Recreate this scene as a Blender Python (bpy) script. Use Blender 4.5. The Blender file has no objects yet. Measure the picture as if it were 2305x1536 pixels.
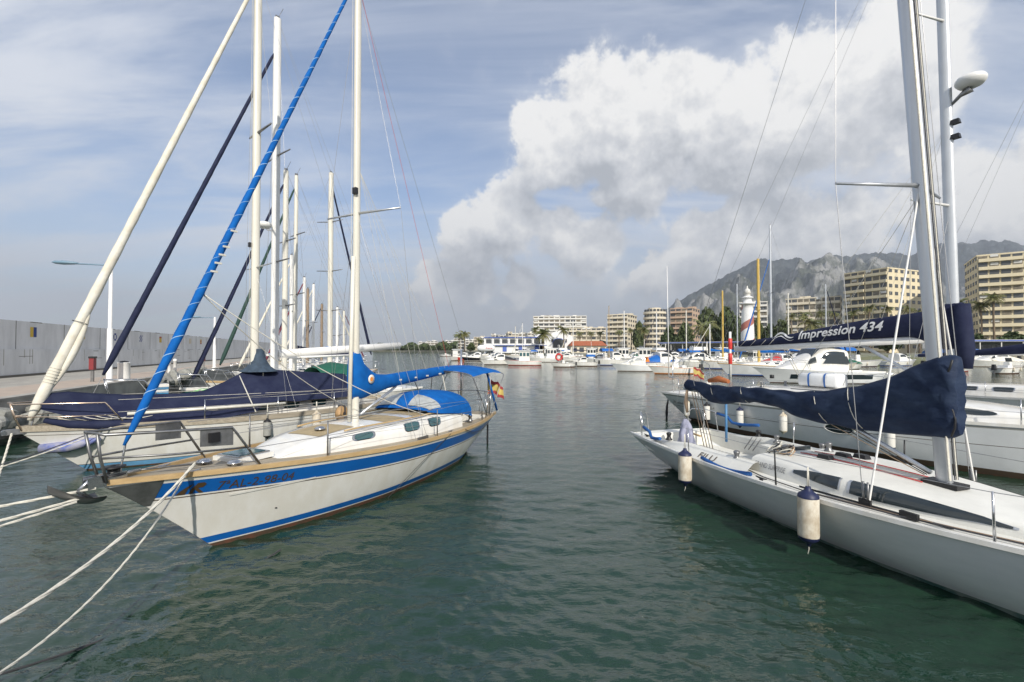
import bpy, bmesh, math, random
import numpy as np
from mathutils import Vector, Matrix
R = math.radians
random.seed(7); rng = np.random.default_rng(7)
S = bpy.context.scene
COL = S.collection

# ------------------------------------------------------------------ camera
CH = 3.0; PITCH = math.atan(19/1024)
cam = bpy.data.cameras.new('camera'); cam_o = bpy.data.objects.new('camera', cam); COL.objects.link(cam_o)
cam.sensor_width = 36; cam.lens = 16.0; cam.clip_start = .05; cam.clip_end = 30000
cam_o.location = (0, 0, CH); cam_o.rotation_euler = (R(90)+PITCH, 0, 0)
S.camera = cam_o

# ------------------------------------------------------------------ light
SUN_AZ = math.atan2(-.95, .30); SUN_EL = R(33)
sd = Vector((math.cos(SUN_AZ)*math.cos(SUN_EL), math.sin(SUN_AZ)*math.cos(SUN_EL), math.sin(SUN_EL)))
sl = bpy.data.lights.new('sun', 'SUN'); sl.energy = 3.7; sl.angle = R(.6); sl.color = (1, .94, .84)
so = bpy.data.objects.new('sun', sl); COL.objects.link(so); so.location = (20, -30, 40)
so.rotation_euler = (-sd).to_track_quat('-Z', 'Y').to_euler()
S.view_settings.view_transform = 'Standard'; S.view_settings.look = 'None'
S.view_settings.exposure = 0.27; S.view_settings.gamma = 1

# ------------------------------------------------------------------ sky
def pixdir(px, py):
    v = Vector(((px-1152)/1024, 1, (787-py)/1024)); return v.normalized()
W = bpy.data.worlds.new('World'); S.world = W; W.use_nodes = True
nt = W.node_tree; nt.nodes.clear()
class NT:
    def __init__(s, t): s.t = t
    def n(s, typ, ins=None, **kw):
        x = s.t.nodes.new(typ)
        for k, v in kw.items(): setattr(x, k, v)
        for k, v in (ins or {}).items():
            if isinstance(v, bpy.types.NodeSocket): s.t.links.new(v, x.inputs[k])
            else: x.inputs[k].default_value = v
        return x
    def m(s, op, a, b=0., c=0., clamp=False):
        return s.n('ShaderNodeMath', {0: a, 1: b, 2: c}, operation=op, use_clamp=clamp).outputs[0]
    def v(s, op, a, b=(0, 0, 0)):
        x = s.n('ShaderNodeVectorMath', {0: a, 1: b}, operation=op)
        return x.outputs['Value'] if op in ('DOT_PRODUCT', 'LENGTH', 'DISTANCE') else x.outputs[0]
    def noise(s, vec, scale, detail=5, rough=.55, dist=0., typ='FBM'):
        x = s.n('ShaderNodeTexNoise', {'Vector': vec, 'Scale': scale, 'Detail': detail, 'Roughness': rough, 'Distortion': dist})
        x.noise_type = typ; return x.outputs[0]
    def rng(s, v, a, b, c=0., d=1., smooth=True):
        x = s.n('ShaderNodeMapRange', {0: v, 1: a, 2: b, 3: c, 4: d}); x.interpolation_type = 'SMOOTHSTEP' if smooth else 'LINEAR'
        return x.outputs[0]
    def mix(s, f, a, b, blend='MIX'):
        x = s.n('ShaderNodeMix', data_type='RGBA', blend_type=blend); x.clamp_factor = True
        for k, v in ((0, f), (6, a), (7, b)):
            if isinstance(v, bpy.types.NodeSocket): s.t.links.new(v, x.inputs[k])
            else: x.inputs[k].default_value = v if not isinstance(v, tuple) or len(v) == 4 else (*v, 1)
        return x.outputs[2]
N = NT(nt)
tc = N.n('ShaderNodeTexCoord').outputs['Generated']
sky = N.n('ShaderNodeTexSky', sky_type='NISHITA', sun_disc=False, sun_elevation=SUN_EL, sun_rotation=math.atan2(sd.x, sd.y), altitude=0, air_density=1.0, dust_density=.5, ozone_density=2.5).outputs[0]
sp = N.n('ShaderNodeSeparateXYZ', {0: tc}).outputs
zz = N.m('MAXIMUM', sp[2], 0.0)
# thin high veil, streaked
inv = N.m('DIVIDE', 1., N.m('ADD', zz, .16))
flat = N.n('ShaderNodeCombineXYZ', {0: N.m('MULTIPLY', sp[0], inv), 1: N.m('MULTIPLY', sp[1], inv), 2: 0.}).outputs[0]
rot = N.n('ShaderNodeMapping', {'Vector': flat, 'Rotation': (0, 0, R(38)), 'Scale': (.55, 1.9, 1)}).outputs[0]
ci = N.rng(N.noise(rot, 1.25, 7, .60, .5), .36, .68)
ci2 = N.rng(N.noise(flat, .55, 2, .5), .30, .62)
veil = N.m('MULTIPLY', N.m('ADD', N.m('MULTIPLY', ci, .78), .16), N.m('ADD', N.m('MULTIPLY', ci2, .55), .45))
veil = N.m('MINIMUM', N.m('ADD', veil, N.rng(zz, .34, .0, 0, .42)), .92)
c1 = N.mix(veil, N.v('MULTIPLY', sky, (.80, .82, .86)), (4.9, 5.1, 5.5))
n1 = N.n('ShaderNodeTexNoise', {'Vector': tc, 'Scale': 7.5, 'Detail': 9., 'Roughness': .60, 'Distortion': .1})
n1c = N.v('SUBTRACT', n1.outputs[1], (.5, .5, .5)); n1f = n1.outputs[0]
n2f = N.noise(N.v('ADD', tc, (.010, 0, .024)), 7.5, 5, .60)
# grey bank low over the sea
bank = N.m('MULTIPLY', N.rng(zz, .34, .05), N.rng(N.m('ADD', sp[0], N.m('MULTIPLY', n1f, .35)), -.30, .16))
bankc = N.mix(N.rng(n1f, .3, .7), (3.3, 3.55, 3.9), (4.5, 4.7, 5.0))
c2 = N.mix(N.m('MULTIPLY', bank, .90), c1, bankc)
# cumulus heaps: broad coverage, edges from noise; grey where there is much cloud above
dw = N.v('ADD', tc, N.v('MULTIPLY', n1c, (.13, .13, .11)))
BL = [(1255, 330, 105), (1370, 270, 130), (1500, 260, 130), (1640, 290, 150), (1790, 270, 160), (1950, 190, 180), (1430, 370, 110),
      (1060, 520, 80), (1150, 490, 85), (1240, 520, 80), (1330, 560, 85), (960, 640, 60), (1050, 635, 75), (1150, 650, 60), (1600, 560, 95), (1720, 530, 110), (1850, 550, 120),
      (2240, 470, 170), (1480, 610, 70)]
acc = ab = None
for (px, py, r) in BL:
    c = pixdir(px, py); rr = r/1024 / (1+((px-1152)/1024)**2)**.5
    b = N.rng(N.v('DISTANCE', dw, tuple(c)), rr*1.45, rr*.0, 0, 1, False)
    u = N.rng(N.v('DISTANCE', dw, tuple(c-Vector((.02, 0, .05+.5*rr)))), rr*1.5, rr*.1, 0, 1, False)
    acc = b if acc is None else N.m('SMOOTH_MAX', acc, b, .3); ab = u if ab is None else N.m('SMOOTH_MAX', ab, u, .3)
els = N.m('MULTIPLY', N.rng(sp[1], .30, -.1), N.rng(N.noise(tc, 2.6, 2), .46, .62))
acc = N.m('MAXIMUM', acc, N.m('MULTIPLY', els, N.rng(zz, .8, .4))); ab = N.m('MAXIMUM', ab, N.m('MULTIPLY', els, .5))
den = N.m('ADD', acc, N.m('MULTIPLY', N.m('SUBTRACT', n1f, .5), 1.25))
mask = N.m('ADD', N.rng(den, .30, .46, 0, .8), N.rng(den, .05, .6, 0, .2))
lit = N.m('ADD', N.rng(ab, .15, .85, .92, .16), N.m('MULTIPLY', N.m('SUBTRACT', n1f, n2f), 2.6))
ramp = N.n('ShaderNodeValToRGB', {0: lit}); cr = ramp.color_ramp
cr.elements[0].position = .0; cr.elements[0].color = (.46, .48, .51, 1)
cr.elements[1].position = .85; cr.elements[1].color = (1, .985, .955, 1)
e_ = cr.elements.new(.42); e_.color = (.70, .71, .73, 1)
cc = N.v('MULTIPLY', ramp.outputs[0], (6.1, 6.1, 6.1))
low = N.rng(zz, .0, .14, .4, 1.)
mask = N.m('MULTIPLY', mask, N.rng(acc, .16, .34))
c3 = N.mix(N.m('MULTIPLY', N.m('MULTIPLY', mask, low), .95), c2, cc)
bg = N.n('ShaderNodeBackground', {0: c3, 1: .145})
nt.links.new(bg.outputs[0], N.n('ShaderNodeOutputWorld').inputs[0])
cy = S.cycles; cy.max_bounces = 5; cy.diffuse_bounces = 2; cy.glossy_bounces = 3; cy.transmission_bounces = 3; cy.transparent_max_bounces = 4
cy.caustics_reflective = False; cy.caustics_refractive = False; cy.use_denoising = True
W.cycles.sampling_method = 'MANUAL'; W.cycles.sample_map_resolution = 512

# ------------------------------------------------------------------ materials
MATS = {}
def mat(name, col, rough=.5, metal=0., var=.0, vs=3., col2=None, bump=0., bs=40., spec=.5, stretch=(1, 1, 1), coat=0., trans=0., alpha=1., emit=0.):
    if name in MATS: return MATS[name]
    m = bpy.data.materials.new(name); m.use_nodes = True; t = NT(m.node_tree)
    b = m.node_tree.nodes['Principled BSDF']
    b.inputs['Roughness'].default_value = rough; b.inputs['Metallic'].default_value = metal
    b.inputs['Specular IOR Level'].default_value = spec; b.inputs['Coat Weight'].default_value = coat
    b.inputs['Transmission Weight'].default_value = trans; b.inputs['Alpha'].default_value = alpha
    c = (*col, 1)
    if var or col2 or bump:
        co = t.n('ShaderNodeTexCoord').outputs['Object']
        mp = t.n('ShaderNodeMapping', {'Vector': co, 'Scale': stretch}).outputs[0]
    if var or col2:
        nz = t.noise(mp, vs, 7, .6)
        c2 = (*(col2 or tuple(x*(1-var) for x in col)), 1)
        m.node_tree.links.new(t.mix(t.rng(nz, .32, .68), c, c2), b.inputs['Base Color'])
    else: b.inputs['Base Color'].default_value = c
    if bump:
        bp = t.n('ShaderNodeBump', {'Height': t.noise(mp, bs, 5), 'Strength': bump, 'Distance': .02})
        m.node_tree.links.new(bp.outputs[0], b.inputs['Normal'])
    MATS[name] = m; return m
M = {}
M['gel'] = mat('white_gelcoat', (.84, .83, .795), .2, col2=(.76, .735, .67), vs=3.2, stretch=(1, 1, .16), coat=.3)
M['gel2'] = mat('cool_gelcoat', (.82, .83, .83), .25, var=.10, vs=1.5, coat=.3)
M['hullG'] = mat('worn_grey_white_gelcoat', (.88, .89, .89), .16, col2=(.79, .81, .81), vs=2.2, stretch=(.5, .5, 1.6), coat=.3)
M['deckG'] = mat('nonslip_deck', (.80, .79, .73), .55, var=.12, vs=2, bump=.15, bs=220)
M['blue'] = mat('blue_paint', (.007, .125, .46), .28, var=.12, vs=2, coat=.3)
M['ltblue'] = mat('light_blue_bootstripe', (.16, .40, .66), .4, var=.25, vs=4)
M['brown'] = mat('brown_antifouling', (.16, .065, .04), .7, col2=(.08, .06, .04), vs=6)
M['green_af'] = mat('weedy_antifouling', (.06, .16, .15), .6, col2=(.30, .36, .32), vs=5)
M['line'] = mat('dark_trim_line', (.09, .06, .04), .5)
M['wood'] = mat('varnished_wood', (.52, .37, .19), .4, col2=(.42, .29, .14), vs=5, stretch=(.2, 3, 3))
M['teak'] = mat('weathered_teak', (.40, .35, .27), .75, col2=(.28, .24, .18), vs=6, stretch=(.3, 8, 4), bump=.1, bs=60)
M['steel'] = mat('stainless_steel', (.62, .62, .62), .22, 1.)
M['dsteel'] = mat('dull_steel', (.30, .30, .30), .42, .8, col2=(.20, .20, .20), vs=6)
M['mastA'] = mat('cream_painted_mast', (.74, .71, .62), .35, var=.12, vs=2, stretch=(2, 2, .3))
M['mastW'] = mat('white_painted_mast', (.82, .81, .78), .35, var=.06, vs=2)
M['alu'] = mat('brushed_aluminium', (.62, .64, .66), .34, .7, var=.12, vs=3, stretch=(4, 4, .2))
M['canvas'] = mat('blue_canvas', (.006, .12, .42), .8, col2=(.005, .09, .33), vs=4, bump=.4, bs=9, spec=.15)
M['navy'] = mat('navy_canvas', (.016, .020, .050), .75, col2=(.026, .032, .066), vs=3, bump=.5, bs=6, spec=.15)
M['navy2'] = mat('slate_navy_canvas', (.014, .024, .055), .62, col2=(.030, .046, .085), vs=3, bump=.6, bs=7, stretch=(1, 1, 2), spec=.15)
M['sail'] = mat('cream_sail', (.76, .73, .64), .7, col2=(.66, .61, .50), vs=3, bump=.35, bs=14, spec=.15)
M['black'] = mat('black_plastic', (.015, .015, .017), .45)
M['glass'] = mat('dark_window_glass', (.02, .03, .035), .08, spec=.8)
M['glassT'] = mat('teal_window_glass', (.05, .12, .13), .08, spec=.8)
M['vinyl'] = mat('clear_vinyl', (.45, .47, .46), .12, spec=.8, var=.3, vs=4)
M['rope'] = mat('white_rope', (.72, .69, .60), .8, var=.2, vs=30)
M['rope2'] = mat('dark_rope', (.05, .05, .055), .8)
M['ropeT'] = mat('tan_rope', (.42, .30, .20), .8)
M['roper'] = mat('red_rope', (.55, .07, .07), .8)
M['ropeg'] = mat('green_net_rope', (.16, .60, .14), .8)
M['wire'] = mat('rigging_wire', (.42, .42, .42), .35, .7)
M['fend'] = mat('white_fender_rubber', (.74, .69, .58), .6, col2=(.46, .38, .27), vs=7, stretch=(1, 1, .6))
M['fendB'] = mat('navy_fender_cap', (.012, .018, .065), .5)
M['grey'] = mat('grey_rubber', (.36, .36, .33), .6, var=.2, vs=8)
M['red'] = mat('red_paint', (.62, .04, .03), .45, var=.1)
M['yellow'] = mat('yellow_paint', (.62, .42, .10), .45, var=.1)
M['orange'] = mat('orange_cover', (.80, .28, .05), .6, var=.1)
M['lamp'] = mat('blue_grey_lamp', (.16, .26, .34), .4)
M['conc'] = mat('worn_concrete', (.42, .40, .35), .85, col2=(.30, .28, .25), vs=1.2, bump=.2, bs=20)
M['pink'] = mat('pink_pavement', (.47, .38, .30), .85, col2=(.40, .33, .27), vs=1.5)
M['wallw'] = mat('whitewashed_wall', (.74, .74, .73), .85, col2=(.60, .60, .59), vs=.9, stretch=(1, 1, .3), bump=.25, bs=6)
M['stain'] = mat('dark_wall_stain', (.14, .13, .11), .9)
M['rock'] = mat('grey_rubble', (.34, .34, .31), .9, col2=(.20, .20, .18), vs=5, bump=.3, bs=12)
M['jacket'] = mat('lavender_grey_cloth', (.36, .37, .48), .85, var=.25, vs=8)
M['leather'] = mat('tan_cover', (.48, .30, .14), .6, var=.3, vs=5)
M['greenc'] = mat('green_canvas', (.012, .11, .07), .75, var=.2, vs=4, bump=.3, bs=8)
M['greenh'] = mat('green_hull_paint', (.01, .10, .055), .35)
M['maroon'] = mat('maroon_canvas', (.16, .02, .04), .75)
M['dgreen'] = mat('dark_green_canvas', (.015, .05, .04), .75)

# ------------------------------------------------------------------ mesh helpers
class MB:
    def __init__(s): s.v = []; s.f = []; s.m = []; s.sm = []
    def add(s, vs, fs, mi=0, smooth=True):
        o = len(s.v); s.v += [tuple(p) for p in vs]
        for q in fs: s.f.append(tuple(o+i for i in q)); s.m.append(mi); s.sm.append(smooth)
        return s
    def grid(s, P, mi=0, smooth=True, closeu=False, mf=None):
        nr, nc = len(P), len(P[0]); vs = [p for r in P for p in r]; o = len(s.v); s.v += [tuple(p) for p in vs]
        for i in range(nr-1):
            for j in range(nc if closeu else nc-1):
                k = mf(i, j) if mf else mi
                if k is None: continue
                j2 = (j+1) % nc
                s.f.append((o+i*nc+j, o+i*nc+j2, o+(i+1)*nc+j2, o+(i+1)*nc+j)); s.m.append(k); s.sm.append(smooth)
        return s
    def tube(s, path, r, n=6, mi=0, caps=True, ry=None):
        path = [Vector(p) for p in path]; k = len(path)
        rs = r if isinstance(r, (list, tuple)) else [r]*k
        P = []; up = None
        for i in range(k):
            d = (path[min(i+1, k-1)]-path[max(i-1, 0)])
            if d.length < 1e-9: d = Vector((0, 0, 1))
            d.normalize()
            if up is None:
                a = Vector((0, 0, 1)) if abs(d.z) < .9 else Vector((1, 0, 0))
                x = d.cross(a).normalized()
            else: x = (up-d*up.dot(d)).normalized()
            up = x; y = d.cross(x)
            P.append([path[i]+x*(rs[i]*math.cos(2*math.pi*j/n))+y*((ry or 1)*rs[i]*math.sin(2*math.pi*j/n)) for j in range(n)])
        o = len(s.v); s.grid(P, mi, True, True)
        if caps and n > 2:
            s.f.append(tuple(o+j for j in range(n))[::-1]); s.m.append(mi); s.sm.append(False)
            s.f.append(tuple(o+(k-1)*n+j for j in range(n))); s.m.append(mi); s.sm.append(False)
        return s
    def box(s, c, d, mi=0, rz=0., taper=1.):
        cx, cy, cz = c; hx, hy, hz = d[0]/2, d[1]/2, d[2]/2; vs = []
        ca, sa = math.cos(rz), math.sin(rz)
        for z, t in ((-hz, 1), (hz, taper)):
            for x, y in ((-hx, -hy), (hx, -hy), (hx, hy), (-hx, hy)):
                x *= t; y *= t; vs.append((cx+x*ca-y*sa, cy+x*sa+y*ca, cz+z))
        return s.add(vs, [(3, 2, 1, 0), (4, 5, 6, 7), (0, 1, 5, 4), (1, 2, 6, 5), (2, 3, 7, 6), (3, 0, 4, 7)], mi, False)
    def lathe(s, prof, c=(0, 0, 0), n=12, mi=0, smooth=True):
        P = [[(c[0]+r*math.cos(2*math.pi*j/n), c[1]+r*math.sin(2*math.pi*j/n), c[2]+z) for j in range(n)] for r, z in prof]
        return s.grid(P, mi, smooth, True)
    def prism(s, poly, z0, z1, mi=0):
        n = len(poly); vs = [(x, y, z0) for x, y in poly]+[(x, y, z1) for x, y in poly]
        return s.add(vs, [tuple(range(n))[::-1], tuple(range(n, 2*n))]+[(i, (i+1) % n, n+(i+1) % n, n+i) for i in range(n)], mi, False)
    def plate(s, pts, th, mi=0):
        pts = [Vector(p) for p in pts]; nrm = (pts[1]-pts[0]).cross(pts[2]-pts[0]).normalized()*th; n = len(pts)
        return s.add(pts+[p+nrm for p in pts], [tuple(range(n))[::-1], tuple(range(n, 2*n))]+[(i, (i+1) % n, n+(i+1) % n, n+i) for i in range(n)], mi, False)
    def mesh(s, name, mats):
        me = bpy.data.meshes.new(name); me.from_pydata(s.v, [], s.f)
        for m_ in (mats if isinstance(mats, (list, tuple)) else [mats]): me.materials.append(m_)
        me.polygons.foreach_set('material_index', s.m); me.polygons.foreach_set('use_smooth', s.sm); me.update()
        bm = bmesh.new(); bm.from_mesh(me); bmesh.ops.recalc_face_normals(bm, faces=bm.faces); bm.to_mesh(me); bm.free()
        return me
    def build(s, name, mats, parent=None, loc=None, rz=0.):
        return link(name, s.mesh(name, mats), parent, loc, rz)
def link(name, me, parent=None, loc=None, rz=0.):
    o = bpy.data.objects.new(name, me); COL.objects.link(o)
    if parent: o.parent = parent
    if loc: o.location = loc
    if rz: o.rotation_euler[2] = rz
    return o
def tag(o, label, cat, group=None, kind=None):
    if label: o['label'] = label
    if cat: o['category'] = cat
    if group: o['group'] = group
    if kind: o['kind'] = kind
    return o
def thing(name, label, cat, loc=(0, 0, 0), rz=0., group=None):
    return tag(link(name, None, None, loc, rz), label, cat, group)
def copy_tree(o, parent=None):
    c = o.copy(); COL.objects.link(c); c.parent = parent
    for ch in o.children: copy_tree(ch, c)
    return c
def tube(name, path, r, m_, parent=None, n=6, **k): return MB().tube(path, r, n, **k).build(name, m_, parent)
def sag(a, b, s_, n=14):
    a, b = Vector(a), Vector(b)
    return [a.lerp(b, t/(n-1))+Vector((0, 0, -4*s_*(t/(n-1))*(1-t/(n-1)))) for t in range(n)]
def at(px, py, Y):
    d = Vector(((px-1152.5)/1024, math.cos(PITCH)-math.sin(PITCH)*(768-py)/1024, math.sin(PITCH)+math.cos(PITCH)*(768-py)/1024))
    return Vector((0, 0, CH))+d*(Y/d.y)
def wl(px, py):
    d = at(px, py, 1)-Vector((0, 0, CH)); return Vector((0, 0, CH))+d*(-CH/d.z)
_tc = {}
def text2d(body, size=1., shear=0., bold=0.):
    k = (body, size, shear, bold)
    if k in _tc: return _tc[k]
    cu = bpy.data.curves.new('t', 'FONT'); cu.body = body; cu.size = size; cu.shear = shear; cu.offset = bold; cu.resolution_u = 3
    o = bpy.data.objects.new('t', cu); COL.objects.link(o); bpy.context.view_layer.update()
    me = bpy.data.meshes.new_from_object(o)
    bm = bmesh.new(); bm.from_mesh(me); bmesh.ops.triangulate(bm, faces=bm.faces)
    bmesh.ops.subdivide_edges(bm, edges=[e for e in bm.edges if e.calc_length() > size*.25], cuts=2)
    r = ([v.co.xy.copy() for v in bm.verts], [[v.index for v in f.verts] for f in bm.faces]); bm.verts.ensure_lookup_table()
    bm.free(); bpy.data.objects.remove(o); bpy.data.meshes.remove(me)
    _tc[k] = r; return r
def lettering(name, body, size, fmap, m_, parent, shear=0., bold=0.):
    vs, fs = text2d(body, size, shear, bold)
    return MB().add([fmap(p.x, p.y) for p in vs], fs, 0, False).build(name, m_, parent)

# ------------------------------------------------------------------ water, land, mountains
def waves(x, y, sp):
    r = np.random.default_rng(3); z = np.zeros_like(x)
    for i in range(80):
        lam = .11*(1.1/.11)**(r.random()**1.35); a = r.normal(1.6, .62); k = 2*np.pi/lam
        amp = lam*.0042*(1.2 if lam < .4 else .75); ph = r.random()*6.28
        fade = np.clip((lam/sp-3.)/3., 0, 1)
        p = k*(x*np.cos(a)+y*np.sin(a))+ph
        z += amp*fade*(np.sin(p)+.30*np.cos(2*p))
    gust = .72+.38*np.sin(x*.23+1.3*np.sin(y*.11))*np.sin(y*.19+.8)+.28*np.sin(x*.55+y*.31+2*np.sin(y*.23))
    return z*np.clip(gust, .28, 1.25)
rows = np.concatenate([2.6*np.exp(np.arange(0, 800)*.0058), np.array([290, 350, 450, 700, 1200, 2500, 6000, 15000.])])
cols = np.linspace(-1.6, 1.6, 560)
YY, CC = np.meshgrid(rows, cols, indexing='ij'); XX = YY*CC
ZZ = waves(XX, YY, np.maximum(YY*.0058, .012)); ZZ[800:] = 0
nr, nc = XX.shape; me = bpy.data.meshes.new('water')
me.vertices.add(nr*nc); me.vertices.foreach_set('co', np.stack([XX, YY, ZZ], -1).ravel().astype(np.float32))
idx = np.arange(nr*nc).reshape(nr, nc); q = np.stack([idx[:-1, :-1], idx[:-1, 1:], idx[1:, 1:], idx[1:, :-1]], -1).reshape(-1, 4)
me.loops.add(q.size); me.polygons.add(len(q)); me.loops.foreach_set('vertex_index', q.ravel().astype(np.int32))
me.polygons.foreach_set('loop_start', (np.arange(len(q))*4).astype(np.int32)); me.polygons.foreach_set('use_smooth', np.ones(len(q), bool)); me.update()
wm = bpy.data.materials.new('harbour_water'); wm.use_nodes = True; T = NT(wm.node_tree); b = wm.node_tree.nodes['Principled BSDF']
co = T.n('ShaderNodeTexCoord').outputs['Object']
b.inputs['Roughness'].default_value = .025; b.inputs['IOR'].default_value = 1.62
wm.node_tree.links.new(T.mix(T.noise(co, .25, 4), (.010, .032, .019), (.017, .046, .028)), b.inputs['Base Color'])
mp = T.n('ShaderNodeMapping', {'Vector': co, 'Scale': (.6, 1.35, 1)}).outputs[0]
def crest(sc, det): return T.m('SUBTRACT', 1., T.m('ABSOLUTE', T.m('MULTIPLY_ADD', T.noise(mp, sc, det, .55, .4), 2., -1.)))
hh = T.m('ADD', T.m('MULTIPLY', crest(8., 3), .42), T.m('ADD', T.m('MULTIPLY', crest(3.6, 3), .7), T.m('MULTIPLY', T.noise(mp, 18, 3), .2)))
bp = T.n('ShaderNodeBump', {'Height': hh, 'Strength': .16, 'Distance': .10})
wm.node_tree.links.new(bp.outputs[0], b.inputs['Normal'])
me.materials.append(wm); tag(link('water', me), None, None, kind='structure')
o = MB().add([(-15000, -3000, -.5), (15000, -3000, -.5), (15000, 15000, -.5), (-15000, 15000, -.5)], [(0, 1, 2, 3)]).build('water', wm); tag(o, None, None, kind='structure')

# the quay on the left, its pavement, and the quay the picture is taken from
QD = Vector((-.341, .94, 0)); QN = Vector((.94, .341, 0))       # along the quay, towards the water
Q0 = Vector((-16.9, 14.9, 0))
def qp(d, n, z): p = Q0+QD*d+QN*n; return (p.x, p.y, z)
def slab(name, d0, d1, n0, n1, z0, z1, m_):
    pts = [qp(d0, n0, 0)[:2], qp(d0, n1, 0)[:2], qp(d1, n1, 0)[:2], qp(d1, n0, 0)[:2]]
    return tag(MB().prism(pts, z0, z1).build(name, m_), None, None, kind='structure')
slab('quay', -14, 190, -12, 0, -2, 1.28, M['conc'])
slab('quay_kerb', -14, 190, -.45, .02, 1.28, 1.36, M['conc'])
slab('pavement', -14, 190, -3.6, -.5, 1.28, 1.287, M['pink'])
tag(MB().box((0, -4, -.4), (60, 11.6, 3.2)).build('quay', M['conc']), None, None, kind='structure')

land_edge = [(900, 60), (160, 103), (60, 121), (18, 152), (-12, 222), (-48, 420), (-150, 640), (-420, 980), (-1500, 1700)]
poly = land_edge+[(-1500, 9000), (9000, 9000), (9000, 60)]
tag(MB().prism(poly, -3, 1.5).build('far_shore', mat('shore_ground', (.30, .27, .22), .9, col2=(.14, .16, .09), vs=.05)), None, None, kind='structure')
# mountains
from mathutils import noise as mnoise
def ridge(name, prof, Y0, depth, m_, seed, amp):
    nx, ny = 420, 90
    pxs = np.linspace(prof[0][0], prof[-1][0], nx); hp = np.interp(pxs, [p[0] for p in prof], [p[1] for p in prof]); P = []
    for j in range(ny):
        t = j/(ny-1); Y = Y0-depth*(1-t); row = []
        for i in range(nx):
            x = (pxs[i]-1152)/1024*Y0*(.62+.38*t); H_ = (787-hp[i])/1024*Y0
            w = mnoise.ridged_multi_fractal(Vector((x/430, Y/620, seed)), .9, 2.1, 6, 1., 2.)-1.1
            z = H_*(t**1.25)+w*amp*min(1, t*2.2)*min(1, H_/350+.1)*(1 if t < .85 else (1-t)/.15*.55+.45)
            row.append((x, Y, max(z, -5)+3))
        P.append(row)
    P.append([(p[0]*1.1, p[1]+depth, -5) for p in P[-1]])
    return tag(MB().grid(P).build(name, m_), None, None, kind='structure')
def mtn(name, c1_, c2_, thr):
    m = bpy.data.materials.new(name); m.use_nodes = True; t = NT(m.node_tree); b = m.node_tree.nodes['Principled BSDF']; b.inputs['Roughness'].default_value = .95; b.inputs['Specular IOR Level'].default_value = .1
    co = t.n('ShaderNodeTexCoord').outputs['Object']; a_ = t.noise(co, .004, 8, .62); f_ = t.noise(t.n('ShaderNodeMapping', {'Vector': co, 'Scale': (1, 1, .4)}).outputs[0], .016, 6, .65)
    m.node_tree.links.new(t.mix(t.rng(t.m('ADD', t.m('MULTIPLY', a_, .6), t.m('MULTIPLY', f_, .4)), thr-.06, thr+.07), (*c1_, 1), (*c2_, 1)), b.inputs['Base Color'])
    m.node_tree.links.new(t.n('ShaderNodeBump', {'Height': f_, 'Strength': 1., 'Distance': 40.}).outputs[0], b.inputs['Normal']); return m
mrock = mtn('mountain_scrub_rock', (.10, .11, .088), (.36, .355, .335), .51)
mback = mtn('far_mountain', (.030, .040, .038), (.085, .095, .092), .52)
ridge('mountain', [(1380, 787), (1500, 700), (1560, 668), (1640, 625), (1700, 592), (1760, 586), (1830, 588), (1900, 578), (1990, 571), (2050, 577), (2100, 560), (2170, 548), (2290, 544), (2420, 560), (2700, 620), (3100, 700), (3500, 780)], 6200, 2600, mback, 5, 190)
ridge('mountain', [(1440, 787), (1520, 705), (1575, 684), (1640, 650), (1690, 634), (1740, 650), (1800, 612), (1860, 586), (1920, 602), (1960, 590), (2010, 612), (2080, 650), (2150, 668), (2240, 640), (2330, 600), (2450, 620), (2800, 720), (3100, 780)], 4300, 1700, mrock, 11, 270)

# ------------------------------------------------------------------ sailing boats: hulls
HB_CL = ([0, .15, .3, .45, .6, .75, .88, 1], [.5, .78, .95, 1, .96, .74, .42, .012])
HB_RC = ([0, .15, .3, .45, .6, .75, .88, 1], [.75, .88, .97, 1, .93, .70, .38, .012])
def smooth_interp(s, xs, ys):
    i = min(max(int(np.searchsorted(xs, s))-1, 0), len(xs)-2)
    def sl(k):
        if k <= 0: return (ys[1]-ys[0])/(xs[1]-xs[0])
        if k >= len(xs)-1: return (ys[-1]-ys[-2])/(xs[-1]-xs[-2])
        return (ys[k+1]-ys[k-1])/(xs[k+1]-xs[k-1])
    h = xs[i+1]-xs[i]; t = (s-xs[i])/h
    return (2*t**3-3*t*t+1)*ys[i]+(t**3-2*t*t+t)*h*sl(i)+(-2*t**3+3*t*t)*ys[i+1]+(t**3-t*t)*h*sl(i+1)
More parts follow.
